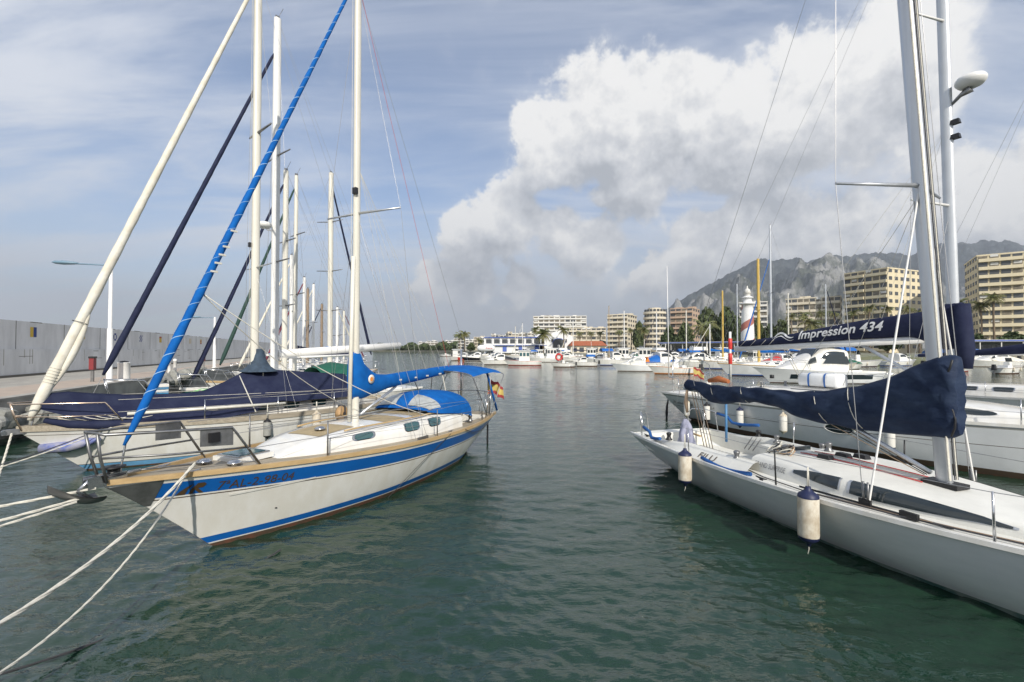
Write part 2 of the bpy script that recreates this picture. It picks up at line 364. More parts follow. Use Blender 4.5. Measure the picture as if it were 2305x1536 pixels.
class Hull:
    def __init__(s, L, B, zb, zs, ob, os, wf, hb=HB_CL, dip=.06, stp=1.): s.L, s.B, s.zb, s.zs, s.ob, s.os, s.wf, s.h, s.dip, s.stp = L, B, zb, zs, ob, os, wf, hb, dip, stp
    def hb(s, t): return max(smooth_interp(t, *s.h), .012)*s.B/2
    def sheer(s, t): return s.zs+(s.zb-s.zs)*t**1.6-s.dip*math.sin(math.pi*t)
    def xs(s, z): return s.os*(1-z/s.zs)
    def xb(s, z): return s.L-s.ob*max(1-z/s.zb, 0)**s.stp if z >= 0 else s.L-s.ob+z*1.2
    def st(s, X, z=None):
        t = X/s.L
        for _ in range(6):
            zz_ = s.sheer(min(max(t, 0), 1)) if z is None else z
            t = (X-s.xs(zz_))/(s.xb(zz_)-s.xs(zz_))
        return min(max(t, 0), 1)
    def pt(s, t, z, side=1, off=0.):
        sh = s.sheer(t); w = s.wf*min(1, t*4+.35); f = max(z/sh, 0)
        y = s.hb(t)*(w+(1-w)*f**.75)
        if z < 0: y *= max(1-(z/-.6)**2, .02)
        p = Vector((s.xs(z)+t*(s.xb(z)-s.xs(z)), side*y, z))
        if off:
            e = .01; a = s.pt(min(t+e, 1), z, side)-s.pt(max(t-e, 0), z, side); c = s.pt(t, z+.02, side)-s.pt(t, z-.02, side)
            n = a.cross(c).normalized(); n *= 1 if n.y*side > 0 else -1
            p += n*off
        return p
    def dz(s, X, y):
        t = s.st(X); h = s.hb(t); return s.sheer(t)-.025+.045*(s.B/3)*max(0, 1-(y/max(h, .05))**2)
    def shell(s, root, levels, mats, ns=44):
        mb = MB()
        def zl(k, t):
            a, v = k
            return v if a == 'a' else s.sheer(t)+v if a == 's' else .22+(s.sheer(t)-.42-.22)*v
        ts = [(i/ns) for i in range(ns+1)]
        for side in (1, -1):
            mb.grid([[s.pt(t, zl(k, t), side) for t in ts] for k, _ in levels], mf=lambda i, j: levels[i][1])
        P = [[s.pt(0, zl(k, 0), sd_) for sd_ in (1, -1)] for k, _ in levels]
        mb.grid(P, mf=lambda i, j: levels[i][1], smooth=False)
        return mb.build('hull', mats, root)
    def deck(s, root, m_, hole=None, ns=44, name='deck'):
        mb = MB(); P = []; X0 = .0
        xs_ = sorted(set([s.L*i/ns for i in range(ns+1)]+(list(hole[:2]) if hole else [])))
        cw = hole[2] if hole else .5
        for X in xs_:
            t = s.st(X); h = s.hb(t)*.985; c_ = min(cw, h*.9)
            P.append([(X, y, s.dz(X, y)) for y in (-h, -(h+c_)/2, -c_, -c_/2, 0, c_/2, c_, (h+c_)/2, h)])
        mb.grid(P, mf=lambda i, j: None if hole and xs_[i] >= hole[0]-1e-6 and xs_[i+1] <= hole[1]+1e-6 and 2 <= j <= 5 else 0)
        return mb.build(name, m_, root)
    def rail(s, root, m_, w=.05, h=.06, name='toe_rail', t0=0., t1=1.):
        for side in (1, -1):
            P = []
            for i in range(41):
                t = t0+(t1-t0)*i/40; z = s.sheer(t); p = s.pt(t, z, side); i_ = Vector((0, -side*min(w, s.hb(t)*.9), 0)); o_ = Vector((0, side*.012, 0))
                P.append([p+o_+Vector((0, 0, -.035)), p+o_+Vector((0, 0, h)), p+i_+Vector((0, 0, h)), p+i_+Vector((0, 0, -.03))])
            MB().grid(P, closeu=True, smooth=False).build(name, m_, root)
    def cockpit(s, root, x0, x1, cw, depth, m_, seat=.30):
        mb = MB(); z1 = s.dz((x0+x1)/2, 0)+.03; z0 = s.dz(x0, 0)-depth; sz = z1-.36
        def ring(x0_, x1_, c_, z): return [(x0_, -c_, z), (x1_, -c_, z), (x1_, c_, z), (x0_, c_, z)]
        ci = cw-seat
        mb.grid([ring(x0, x1, cw, z1), ring(x0, x1, cw, sz), ring(x0+.02, x1-.02, ci, sz), ring(x0+.02, x1-.02, ci, z0)], closeu=True, smooth=False)
        mb.add(ring(x0+.02, x1-.02, ci, z0), [(0, 1, 2, 3)], 0, False)
        return mb.build('cockpit', m_, root)
class Cabin:
    """coachroof: stations (X, halfwidth, height) above the deck"""
    def __init__(s, H, st): s.H = H; s.st = st; s.X = [a[0] for a in st]
    def prm(s, X): return [smooth_interp(X, s.X, [a[k] for a in s.st]) for k in (1, 2)]
    def sec(s, X):
        w, h = s.prm(X); w = max(w, .02); h = max(h, .004); b0 = s.H.dz(X, w)-.03
        return [(w, b0), (w*.985, b0+h*.45+.02), (w*.95, b0+h*.80+.03), (w*.86, b0+h*.95+.03), (w*.6, b0+h*1.03+.03), (w*.3, b0+h*1.07+.03), (0, b0+h*1.08+.03)]
    def side(s, X, v, sd_, off=0.):
        q = s.sec(X)[:4]; k = min(max(v, 0), .999)*3; i = int(k); a, b_ = Vector((0, *q[i])), Vector((0, *q[i+1])); p = a.lerp(b_, k-i); n = Vector((0, b_.z-a.z, a.y-b_.y)).normalized()
        p += n*off; return Vector((X, sd_*p.y, p.z))
    def top(s, X, y=0.):
        q = s.sec(X); ys = [a[0] for a in q][::-1]; return float(np.interp(abs(y), ys, [a[1] for a in q][::-1]))
    def build(s, root, m_, n=36, name='coachroof'):
        mb = MB(); P = []
        for i in range(n+1):
            X = s.X[0]+(s.X[-1]-s.X[0])*i/n; q = s.sec(X)
            P.append([(X, -y, z) for y, z in q]+[(X, y, z) for y, z in q[::-1][1:]])
        mb.grid(P); k = len(P[0])
        mb.add(P[0], [tuple(range(k))], 0, False); mb.add(P[-1], [tuple(range(k))], 0, False)
        return mb.build(name, m_, root)
    def window(s, root, pts, sd_, m_, mf, frame=.03, name='window'):
        """pts: outline in (X, v)"""
        cx, cv = sum(p[0] for p in pts)/len(pts), sum(p[1] for p in pts)/len(pts)
        def sheet(k, off, nc=20):
            q = [(cx+(x-cx)*k, cv+(v-cv)*k) for x, v in pts]; xa, xb = min(p[0] for p in q), max(p[0] for p in q); P = []
            for i in range(nc+1):
                X = xa+(xb-xa)*(.5-.5*math.cos(math.pi*i/nc)); X = min(max(X, xa+1e-4), xb-1e-4); vs_ = []
                for (x1, v1), (x2, v2) in zip(q, q[1:]+q[:1]):
                    if (x1-X)*(x2-X) <= 0 and x1 != x2: vs_.append(v1+(v2-v1)*(X-x1)/(x2-x1))
                lo_, hi_ = (min(vs_), max(vs_)) if vs_ else (cv, cv)
                rows_ = sorted([lo_, lo_+(hi_-lo_)*.2, lo_+(hi_-lo_)*.8, hi_]+[min(max(w_, lo_), hi_) for w_ in (1/3, .5, 2/3)])
                P.append([s.side(X, w_, sd_, off) for w_ in rows_])
            return MB().grid(P)
        fr = sheet(1, .007).build(name, mf, root); sheet(1-frame, .014).build('pane', m_, fr)
        return fr
def rrect(x0, x1, v0, v1, r=.3, n=4):
    rx, rv = r*(v1-v0), r*(v1-v0); k = (x1-x0); rx = min(.12, k*.25); P = []
    for cx, cv, a0 in ((x1-rx, v1-rv, 0), (x0+rx, v1-rv, 90), (x0+rx, v0+rv, 180), (x1-rx, v0+rv, 270)):
        for i in range(n+1): a = R(a0+90*i/n); P.append((cx+rx*math.cos(a), cv+rv*math.sin(a)))
    return P
LV_PLAIN = [(('a', -.55), 1), (('a', -.2), 1), (('a', .05), 2), (('a', .16), 0), (('f', .1), 0), (('f', .4), 0), (('f', .7), 0), (('s', -.42), 0), (('s', -.15), 0), (('s', 0), 0)]
def winch(root, p, k=1., m_=None, name='winch'):
    return MB().lathe([(0, .17), (.035, .17), (.06, .15), (.055, .13), (.04, .09), (.045, .05), (.075, .02), (.075, 0), (0, 0)][::-1], (0, 0, 0), 12).build(name, m_ or M['dsteel'], root, p)
def spreader(mast, p, ln, m_, up=.08, sweep=.15, r=.022):
    for sd_ in (1, -1): tube('spreader', [p, (p[0]-sweep, p[1]+sd_*ln, p[2]+up)], [r*1.3, r*.8], m_, mast, 6)
def wire(parent, a, b_, r=.005, m_=None, name='shroud'): return tube(name, [a, b_], r, m_ or M['wire'], parent, 4, caps=False)
def mast_mesh(p, top, a, b_, n=12):
    """oval section mast a (fore-aft) x b (athwart), from p to top"""
    P = []
    for t in (0, .5, .9, 1):
        c = Vector(p).lerp(Vector(top), t); k = 1 if t < .95 else .9
        P.append([(c.x+a*k*math.cos(2*math.pi*j/n), c.y+b_*k*math.sin(2*math.pi*j/n), c.z) for j in range(n)])
    mb = MB().grid(P, closeu=True); mb.add(P[-1], [tuple(range(n))], 0, False); return mb
def furl(parent, a, b_, r0, r1, m_, lace=None, name='furled_sail', lumps=.0, turns=30, bot=.04):
    a, b_ = Vector(a), Vector(b_); n = 60; path = []; rs = []
    for i in range(n+1):
        t = i/n; path.append(a.lerp(b_, t)); k = r0+(r1-r0)*t
        if t < bot: k *= (.35+.65*t/bot) if bot < .1 else min(1., .35+t*18)*(.74+.26*t/bot)
        if t > .985: k *= .5
        rs.append(k*(1+lumps*math.sin(i*2.1)*math.sin(i*.77)))
    o = tube(name, path, rs, m_, parent, 12)
    if lace:
        d = (b_-a).normalized(); x = d.cross(Vector((0, 1, 0))).normalized(); y = d.cross(x); hp = []; nn = turns*10
        for i in range(nn+1):
            t = .03+.94*i/nn; ang = i/10*2*math.pi; k = np.interp(t, [j/n for j in range(n+1)], rs)*1.015
            hp.append(a.lerp(b_, t)+x*k*math.cos(ang)+y*k*math.sin(ang))
        tube('lacing', hp, .007, lace, o, 3, caps=False)
    return o
def stanchions(H, root, xs_, h=.6, m_=None, lines=2, sides=(1, -1), inset=.06, wm_=None, ends=None):
    for sd_ in sides:
        tops = []
        for X in xs_:
            t = H.st(X); y = sd_*(H.hb(t)-inset); z = H.sheer(t)
            tube('stanchion', [(X, y, z), (X, y, z+h)], [.016, .012], m_ or M['steel'], root, 6); tops.append(Vector((X, y, z)))
        if ends: tops = [Vector((e_[0], sd_*e_[1], e_[2]-h)) for e_ in ends[:1]]+tops+[Vector((e_[0], sd_*e_[1], e_[2]-h)) for e_ in ends[1:]]
        for k in range(lines):
            hh_ = h*(1-.48*k)-.01
            tube('lifeline', [p+Vector((0, 0, hh_)) for p in tops], .005, wm_ or M['wire'], root, 4, caps=False)
def place(root, x, y, head): root.location = (x, y, 0); root.rotation_euler[2] = R(head)
def fender(label, p, ln, r, ropeup=.4, caps=M['fendB'], body=M['fend'], group='boat fenders', tail=True):
    t = thing('fender', label, 'fender', p, 0, group)
    MB().lathe([(0, 0), (r*.5, .01), (r*.93, ln*.07), (r, ln*.14), (r, ln*.86), (r*.93, ln*.93), (r*.5, ln*.99), (0, ln)], (0, 0, -ln), 14).build('body', body, t)
    MB().lathe([(r*1.01, ln*.885), (r*.955, ln*.94), (r*.55, ln*1.0), (r*.28, ln*1.05), (r*.26, ln*1.1), (0, ln*1.1)], (0, 0, -ln), 14).build('cap', caps, t)
    MB().lathe([(0, -ln*.09), (r*.2, -ln*.09), (r*.26, -ln*.04), (r*.55, 0), (r*.955, ln*.06), (r*1.01, ln*.115)], (0, 0, -ln), 14).build('cap', caps, t)
    for e_ in (-.012, .012): tube('hanging_rope', [(e_, 0, ln*.08), (e_*.4, 0, ropeup)], .007, M['rope'], t, 5)
    if tail: tube('rope_tail', [(0, 0, -ln*1.08), (.01, .01, -ln*1.16), (-.015, 0, -ln*1.25)], .006, M['rope'], t, 5)
    return t

# ================================================================== the blue and white sailing boat (left foreground)
A = thing('sailboat', 'white sailing boat with broad blue stripe, blue sail cover and number 7AL-2-98-04 on its bow', 'sailboat')
place(A, -1.13, 14.46, -114.5)
HA = Hull(9.68, 2.74, 1.34, 1.04, 1.46, .95, .58, HB_CL, .07, .9)
HA.shell(A, [(('a', -.55), 1), (('a', -.12), 1), (('a', .075), 0), (('a', .095), 2), (('a', .205), 0), (('f', .05), 0), (('f', .35), 0), (('f', .65), 0), (('f', .95), 0), (('s', -.375), 3), (('s', -.357), 0), (('s', -.33), 2), (('s', -.105), 0), (('s', 0), 0)],
         [M['gel'], M['brown'], M['blue'], M['line']], 60)
HA.deck(A, M['teak'], (.75, 2.5, .72)); HA.rail(A, M['wood'], .055, .035); HA.cockpit(A, .75, 2.5, .72, .55, M['gel'])
# bow protection plate
mb = MB()
for sd_ in (1, -1):
    P = []
    for i in range(9):
        z = .90+(1.26-.90)*i/8; row = []
        for j in range(7):
            X = HA.xb(z)-(.05+.46*(i/8))*(1-j/6); row.append(HA.pt(HA.st(X, z), z, sd_, .006))
        P.append(row)
    mb.grid(P)
mb.build('bow_plate', M['dsteel'], A)
# registration, maker's mark
tb = HA.B
def on_hull(H, side, X0, dz0, dirx):
    def f(u, v):
        X = X0+dirx*u; t = H.st(X); z = H.sheer(t)+dz0+v; return H.pt(H.st(X, z), z, side, .006)
    return f
dk = mat('bronze_lettering', (.075, .045, .02), .5)
lettering('registration_number', '7ªAL-2-98-04', .185, on_hull(HA, 1, 8.45, -.285, -1), dk, A)
mk = on_hull(HA, 1, 8.88, -.30, -1); mb = MB()
def fan(f, pts): return MB().add([f(*p) for p in pts], [tuple(range(len(pts)))], 0, False)
for pts in ([(0, 0), (.04, .06), (.10, .12), (.16, .155), (.115, .08), (.10, 0)], [(.135, 0), (.15, .08), (.20, .16), (.27, .16), (.30, .13), (.27, .085), (.22, .08), (.30, 0), (.25, 0), (.19, .06), (.18, 0)]):
    mb.add([mk(*p) for p in pts], [tuple(range(len(pts)))], 0, False)
mb.build('maker_mark', dk, A)
MB().grid([[HA.pt(HA.st(8.2-i*.09, .78), .84+.010*i*.12+dz_, 1, .012) for i in range(14)] for dz_ in (0, .028)]).build('rubbing_strip', M['gel'], A)
MB().lathe([(0, 0), (.018, 0), (.018, .01), (0, .012)], n=8).build('drain_fitting', M['black'], A, HA.pt(HA.st(7.55, .45), .45, 1, .005))
# coachroof
CA = Cabin(HA, [(2.5, .98, .44), (3.6, 1.0, .42), (5.0, .93, .37), (6.0, .80, .32), (6.75, .66, .22), (7.45, .42, .01)])
CA.build(A, M['gel'])
for (x0, x1) in ((3.5, 3.98), (4.3, 4.8)):
    for sd_ in (1, -1): CA.window(A, rrect(x0, x1, .34, .86), sd_, M['glassT'], M['steel'], .13)
for sd_ in (1, -1): CA.window(A, rrect(5.6, 6.15, .36, .74, .45), sd_, M['glassT'], M['steel'], .22)
tan = mat('tan_nonslip', (.42, .33, .19), .8, col2=(.34, .27, .16), vs=6)
for (x0, x1, w) in ((5.75, 6.6, .42), (4.35, 5.0, .62), (3.2, 4.05, .62)):
    MB().grid([[(X, y, CA.top(X, y)+.008) for y in np.linspace(-w, w, 9)] for X in np.linspace(x0, x1, 8)]).build('nonslip_panel', tan, A)
for sd_ in (1, -1):
    P = [(X, sd_*.80*CA.prm(X)[0], CA.top(X, .8*CA.prm(X)[0])+.05) for X in np.linspace(3.2, 6.2, 10)]
    tube('grab_rail', P, .018, M['wood'], A)
hx = 7.75; hz = HA.dz(hx, 0)
hm = MB().box((hx, 0, hz+.04), (.62, .6, .08)).build('hatch', M['gel'], A)
MB().box((hx, 0, hz+.092), (.54, .52, .022)).build('hatch_frame', M['steel'], hm); MB().box((hx, 0, hz+.106), (.44, .42, .012)).build('hatch_pane', M['glassT'], hm)
for (X, y) in ((8.35, -.05), (8.15, .35), (6.3, .1)):
    z = HA.dz(X, y) if X > 7 else CA.top(X, y)
    MB().lathe([(0, .085), (.06, .08), (.10, .055), (.105, .035), (.05, .03), (.05, 0)], n=14).build('vent', M['steel'], A, (X, y, z))
def cleat(root, p, rz=0., m_=None):
    mb = MB().box((0, 0, .02), (.05, .03, .04)).tube([(-.11, 0, .05), (-.05, 0, .042), (.05, 0, .042), (.11, 0, .05)], [.008, .014, .014, .008], 6)
    o = mb.build('cleat', m_ or M['steel'], root, p, rz); return o
for (X, y) in ((8.75, .36), (8.75, -.36), (.35, .5), (.35, -.5), (3.4, 1.18)): cleat(A, (X, y, HA.dz(X, y)))
winch(A, (1.9, .86, HA.dz(1.9, .8)+.04)); winch(A, (1.9, -.86, HA.dz(1.9, .8)+.04)); winch(A, (3.0, .5, CA.top(3.0, .5)))
# mast and rig
MZ = CA.top(5.27)
ma = mast_mesh((5.27, 0, MZ), (5.27, 0, 10.9), .085, .062).build('mast', M['mastA'], A)
spreader(ma, (5.27, 0, 5.9), 1.02, M['alu'], .05, .18)
MB().box((5.37, .05, 6.35), (.07, .10, .13)).build('steaming_light', M['black'], ma)
MB().box((5.38, 0, 10.75), (.14, .05, .18)).build('masthead_fitting', M['black'], ma)
top = (5.27, 0, 10.8)
for sd_ in (1, -1):
    ch = (4.62, sd_*(HA.hb(HA.st(4.6))-.10), HA.dz(4.6, 1.2)); tip = (5.09, sd_*1.02, 5.95)
    wire(ma, ch, tip); wire(ma, tip, top)
    for X in (4.45, 4.85): wire(ma, (X, ch[1], ch[2]), (5.27, sd_*.06, 5.75))
    MB().box((4.63, ch[1], ch[2]+.05), (.36, .03, .10)).build('chainplate', M['dsteel'], A)
wire(ma, (.08, .25, 1.12), top, name='backstay')
wire(ma, (1.58, 0, 2.42), (5.2, .02, 10.7), .005, M['roper'], 'topping_lift')
for k, y in enumerate((.05, -.05)): wire(ma, (5.37, y, MZ+.2), (5.37, y, 10.6), .006, M['rope'], 'halyard')
tube('spinnaker_pole', [(5.50, .05, MZ+.03), (5.42, .06, 4.95)], .042, M['mastA'], A, 10)
fa0, fa1 = Vector((9.45, 0, 1.62)), Vector((5.42, 0, 10.75))
fo = furl(A, fa0.lerp(fa1, .015), fa1.lerp(fa0, .01), .062, .030, M['canvas'], mat('pale_lacing', (.30, .48, .70), .7), lumps=.09, turns=34, bot=.16)
wire(fo, fa0-Vector((0, 0, .35)), fa0.lerp(fa1, .02), .014, M['steel'], 'forestay')
dr = fa0+Vector((.05, 0, -.16)); MB().lathe([(.03, -.06), (.13, -.055), (.13, -.04), (.06, -.03), (.06, .03), (.13, .04), (.13, .055), (.03, .06)], n=16).build('furling_drum', M['black'], fo, dr)
for k, t in enumerate((.30, .315, .33, .345, .375)):
    c = fa0.lerp(fa1, t-.02); MB().box((c.x, c.y+.095, c.z), (.10, .02, .028)).build('sail_tie', M['rope'], fo)
for e_ in ((6.2, 1.05, 1.35), (6.2, -1.0, 1.4)): tube('jib_sheet', sag(fa0.lerp(fa1, .245), (e_[0]-2.4, e_[1]*1.1, 1.4), .25), .008, M['rope'], fo, 5)
# boom, cover
bo = tube('boom', [(5.17, 0, 2.10), (1.55, 0, 2.38)], .055, M['alu'], A, 10)
P = []
for (X, zb_, zt, w) in ((5.42, 1.98, 2.94, .10), (5.38, 1.96, 2.96, .14), (5.2, 1.95, 2.95, .16), (5.1, 1.94, 2.74, .155), (4.95, 1.96, 2.62, .15), (4.8, 2.0, 2.52, .14), (4.6, 2.02, 2.44, .125), (4.3, 2.09, 2.42, .11), (3.8, 2.14, 2.45, .10), (3.2, 2.19, 2.48, .095), (2.5, 2.25, 2.50, .085), (1.9, 2.30, 2.50, .075), (1.62, 2.33, 2.50, .06)):
    row = []
    for j in range(14):
        a = 2*math.pi*j/14; wr = 1+.10*math.sin(X*9+j*1.7)*math.sin(X*4.1+j)
        row.append((X, w*wr*math.sin(a), (zb_+zt)/2+(zt-zb_)/2*math.cos(a)*(1-.0*wr)))
    P.append(row)
cv = MB().grid(P, closeu=True).add(P[0], [tuple(range(14))]).add(P[-1], [tuple(range(14))]).build('sail_cover', M['canvas'], A)
emb = MB().lathe([(0, .004), (.095, .004), (.095, 0)], n=20).build('cover_badge', mat('badge_white', (.75, .70, .62), .6), cv, (4.98, .17, 2.36)); emb.rotation_euler[0] = R(-90)
e2 = MB().lathe([(0, .0), (.05, .0)], n=9).build('badge_mark', M['orange'], emb, (0, 0, .007))
for X in (4.4, 3.9, 3.3, 2.8, 2.2, 1.9):
    MB().box((X, .09, 2.26+.09*(4.4-X)/2.5), (.09, .03, .035)).build('cover_tie', M['rope'], cv)
    if X < 4.3: wire(ma, (X, .05, 2.48), (5.2, .03, 6.8), .004, M['rope'], 'lazy_jack')
tube('boom_vang', [(5.15, 0, MZ+.12), (3.95, 0, 2.12)], .03, M['alu'], A, 8)
tube('mainsheet', [(1.95, 0, 2.3), (1.75, .1, 1.35)], .012, M['rope'], A, 5)
# pulpit
def pulpit(root, H, X0, h, m_, r=.0155, fwd=.12, yf=.14, mid=True):
    for sd_ in (1, -1):
        t0 = H.st(X0); p0 = Vector((X0, sd_*(H.hb(t0)-.05), H.sheer(t0)))
        Xm = X0+.42; pm = Vector((Xm, sd_*(H.hb(H.st(Xm))+.04), H.sheer(H.st(Xm))+h))
        ft = Vector((H.L+fwd, sd_*yf, H.zb+h+.02)); f2 = Vector((H.L+fwd-.04, sd_*yf*1.6, H.zb+h))
        tube('pulpit_rail', [p0, p0.lerp(pm, .9), pm, pm.lerp(f2, .5)+Vector((0, sd_*.03, 0)), f2, ft, Vector((H.L+fwd+.03, 0, H.zb+h+.02))], r, m_, root, 7)
        lo = Vector((H.L-.08, sd_*.09, H.zb)); tube('pulpit_leg', [ft, ft.lerp(lo, .5)+Vector((.02, 0, 0)), lo], r, m_, root, 7)
        if mid: tube('pulpit_midrail', [p0.lerp(pm, .5), pm.lerp(f2, .5)+Vector((0, 0, -h*.5)), ft.lerp(lo, .5)], r*.85, m_, root, 7)
pulpit(A, HA, 7.95, .62, M['dsteel'], .018, .05)
for sd_ in (1, -1): MB().plate([(8.35, sd_*.62, 1.62), (8.75, sd_*.52, 1.66), (8.75, sd_*.52, 1.90), (8.35, sd_*.62, 1.88)], .012).build('light_board', M['dsteel'], A)
MB().box((8.6, .585, 1.77), (.13, .06, .13)).build('navigation_light', M['black'], A)
stanchions(HA, A, [6.95, 4.15, 1.55], .62, M['dsteel'], 2, ends=[(.1, .55, 1.70), (8.2, .72, 1.85)])
for sd_ in (1, -1): tube('pushpit_rail', [(1.3, sd_*1.02, 1.06), (1.2, sd_*1.02, 1.68), (.35, sd_*.72, 1.70), (.02, sd_*.3, 1.70), (.0, 0, 1.70)], .0155, M['steel'], A, 7)
for sd_ in (1, -1): tube('pushpit_leg', [(.15, sd_*.55, 1.04), (.15, sd_*.58, 1.70)], .0155, M['steel'], A, 7)
# anchor on the bow roller
an = tube('anchor', [(9.2, 0, 1.40), (9.75, 0, 1.39), (9.85, 0, 1.30), (9.70, 0, 1.14)], [.022, .026, .03, .03], M['steel'], A, 6)
P = []
for i in range(11):
    u = i/10; w = .015+.17*u**.8; zc = 1.30-.26*math.sin(min(u*1.7, 1.57))+.02*u
    P.append([(10.12-.50*u, w*q_*.8, zc+.06+.08*abs(q_)**1.5) for q_ in np.linspace(-1, 1, 9)])
MB().grid(P).grid([[(x_, y_, z_-.014) for x_, y_, z_ in row] for row in P]).build('anchor_fluke', M['dsteel'], an)
MB().box((9.58, .06, 1.37), (.4, .012, .14)).box((9.58, -.06, 1.37), (.4, .012, .14)).build('bow_roller', M['steel'], A)
tube('anchor_chain', [(9.2, 0, 1.40), (8.8, .02, 1.36), (8.3, .06, 1.30)], .014, M['dsteel'], A, 5)
# sprayhood
def arcs(st, n=14, a0=0., a1=180.):
    return [[(X, w*math.cos(R(a0+(a1-a0)*j/n)), z0+h*math.sin(R(a0+(a1-a0)*j/n))**.75) for j in range(n+1)] for X, w, z0, h in st]
SH = [(3.78, .80, 1.53, .05), (3.62, .86, 1.50, .26), (3.40, .91, 1.46, .42), (3.05, .95, 1.42, .52), (2.6, .98, 1.36, .58), (2.2, .99, 1.28, .62), (2.05, 1.0, 1.22, .66)]
sh_o = MB().grid(arcs(SH)).build('sprayhood', M['canvas'], A)
def patch(st, ja, jb, k0, k1, off, n=14):
    P = arcs(st, n); out = []
    for i in range(5):
        f_ = k0+(k1-k0)*i/4; i0 = int(f_); u = f_-i0; row = []
        for j in range(ja, jb+1):
            p = Vector(P[i0][j]).lerp(Vector(P[min(i0+1, len(P)-1)][j]), u); row.append(p+Vector((off, p.y*off*.6, off)))
        out.append(row)
    return MB().grid(out)
for (a_, b_) in ((1, 6), (8, 13)): patch(SH, a_, b_, .4, 2.1, .012).build('hood_window', M['vinyl'], sh_o)
# bimini
BM = [(2.0, 1.02, 2.22, .20), (1.5, 1.06, 2.27, .24), (.9, 1.06, 2.28, .25), (.35, 1.04, 2.24, .22), (.1, 1.0, 2.18, .18)]
bi = MB().grid(arcs(BM, 12, 8, 172)).build('bimini', M['canvas'], A)
for (X, xb_) in ((2.0, 1.2), (1.0, 1.1), (.12, 1.0)):
    tube('bimini_hoop', [(xb_, 1.02, 1.12)]+[(X, 1.03*math.cos(R(a)), 2.2+.2*math.sin(R(a))) for a in range(8, 173, 12)]+[(xb_, -1.02, 1.12)], .013, M['dsteel'], bi, 6)
tube('bimini_strap', [(.95, .85, 2.40), (.55, 1.0, 1.2)], .035, M['canvas'], bi, 6)
sp_ = tube('stern_pole', [(.1, -.5, 1.04), (.1, -.5, 3.0)], .036, M['steel'], A, 8)
tube('stern_ladder', [(.0, .3, 1.7), (-.12, .3, 1.1), (-.1, .3, .95)], .014, M['steel'], A, 6); tube('stern_ladder', [(.0, .05, 1.7), (-.12, .05, 1.1), (-.1, .05, .95)], .014, M['steel'], A, 6)
tube('rudder_chain', [(-.06, .3, 1.0), (-.2, .3, .6), (-.22, .28, .1), (-.2, .3, -.2)], [.02, .03, .035, .03], M['black'], A, 6)
tube('hull_rope', sag(HA.pt(.32, HA.sheer(.32)+.02, 1, .02), HA.pt(.06, .86, 1, .02), .16), .008, M['rope2'], A, 5)
tube('hull_rope', [HA.pt(.40, HA.sheer(.40)+.03, 1, .02), HA.pt(.52, .5, 1, .06), HA.pt(.60, .02, 1, .10)], .006, M['rope2'], A, 5)
tube('wheel_rim', [(1.35+.0, .36*math.cos(a), 1.35+.36*math.sin(a)) for a in np.linspace(0, 2*math.pi, 24)], .014, M['steel'], A, 6)
MB().box((1.25, 0, 1.02), (.16, .2, .7)).build('steering_pedestal', M['gel'], A)

def to_world(root, p): return Matrix.Translation(root.location) @ Matrix.Rotation(root.rotation_euler[2], 4, 'Z') @ Vector(p)
# flag at the stern: gold between two red bands
def flag(label, p, w, h, rz, droop=.5, seed=0, pole=.9):
    t = thing('flag', label, 'flag', p, rz)
    tube('flagstaff', [(0, 0, -pole), (0, 0, h*.1)], .012, M['wood'], t, 6)
    P = []
    for i in range(13):
        u = i/12; row = []
        for j in range(9):
            v = j/8; row.append((u*w*(1-.35*droop), .09*math.sin(u*9+seed+v*1.2)*u, -v*h-droop*u*u*w*.75+.03*math.sin(u*12+v*3)))
        P.append(row)
    MB().grid(P, mf=lambda i, j: 0 if j in (0, 1, 6, 7) else 1).build('flag_cloth', [mat('faded_red_cloth', (.36, .05, .05), .8, var=.2), mat('faded_yellow_cloth', (.58, .46, .14), .8, var=.2)], t)
    return t
flag('small red and yellow striped flag drooping at the stern of the blue striped boat', to_world(A, (.02, .42, 2.05)), .62, .42, R(20), .5, pole=1.0)

# mooring lines
def rope(label, a, b_, s_, r=.014, m_=None, group='mooring ropes', n=18):
    ln = (Vector(b_)-Vector(a)).length; k = max(40, int(ln/(r*5))); c = sag(a, b_, s_, k); d = (Vector(b_)-Vector(a)).normalized(); x = d.cross(Vector((0, 0, 1))).normalized(); y = d.cross(x); mb = MB()
    for j in range(3): mb.tube([p+(x*math.cos(i*.9+j*2.094)+y*math.sin(i*.9+j*2.094))*r*.52 for i, p in enumerate(c)], r*.58, 5, caps=False)
    o = mb.build('mooring_rope', m_ or M['rope']); return tag(o, label, 'rope', group)
bw = lambda X, y, z: to_world(A, (X, y, z))
rope('thick white mooring rope from the blue striped bow down to the lower left corner', bw(8.75, .40, 1.42), (-3.6, 1.55, 1.22), .42, .02)
rope('thinner slack white rope hanging beside the thick bow rope at lower left', bw(8.8, .38, 1.38), (-3.5, 1.6, 1.2), .75, .012)
rope('upper taut white rope from the anchor towards the left edge', bw(9.7, .06, 1.30), (-9.2, 1.3, 1.3), .06, .016)
rope('middle taut white rope from the anchor towards the left edge', bw(9.85, .06, 1.22), (-7.2, 1.2, 1.26), .10, .016)
rope('lowest taut white rope of the three leaving the anchor to the left', bw(9.9, .1, 1.2), (-6.6, 1.2, 1.2), .10, .014)
rope('dark rope drooping over the water at lower left', (-5.2, 2.2, .9), bw(7.9, 1.05, .02), .42, .012, M['rope2'])

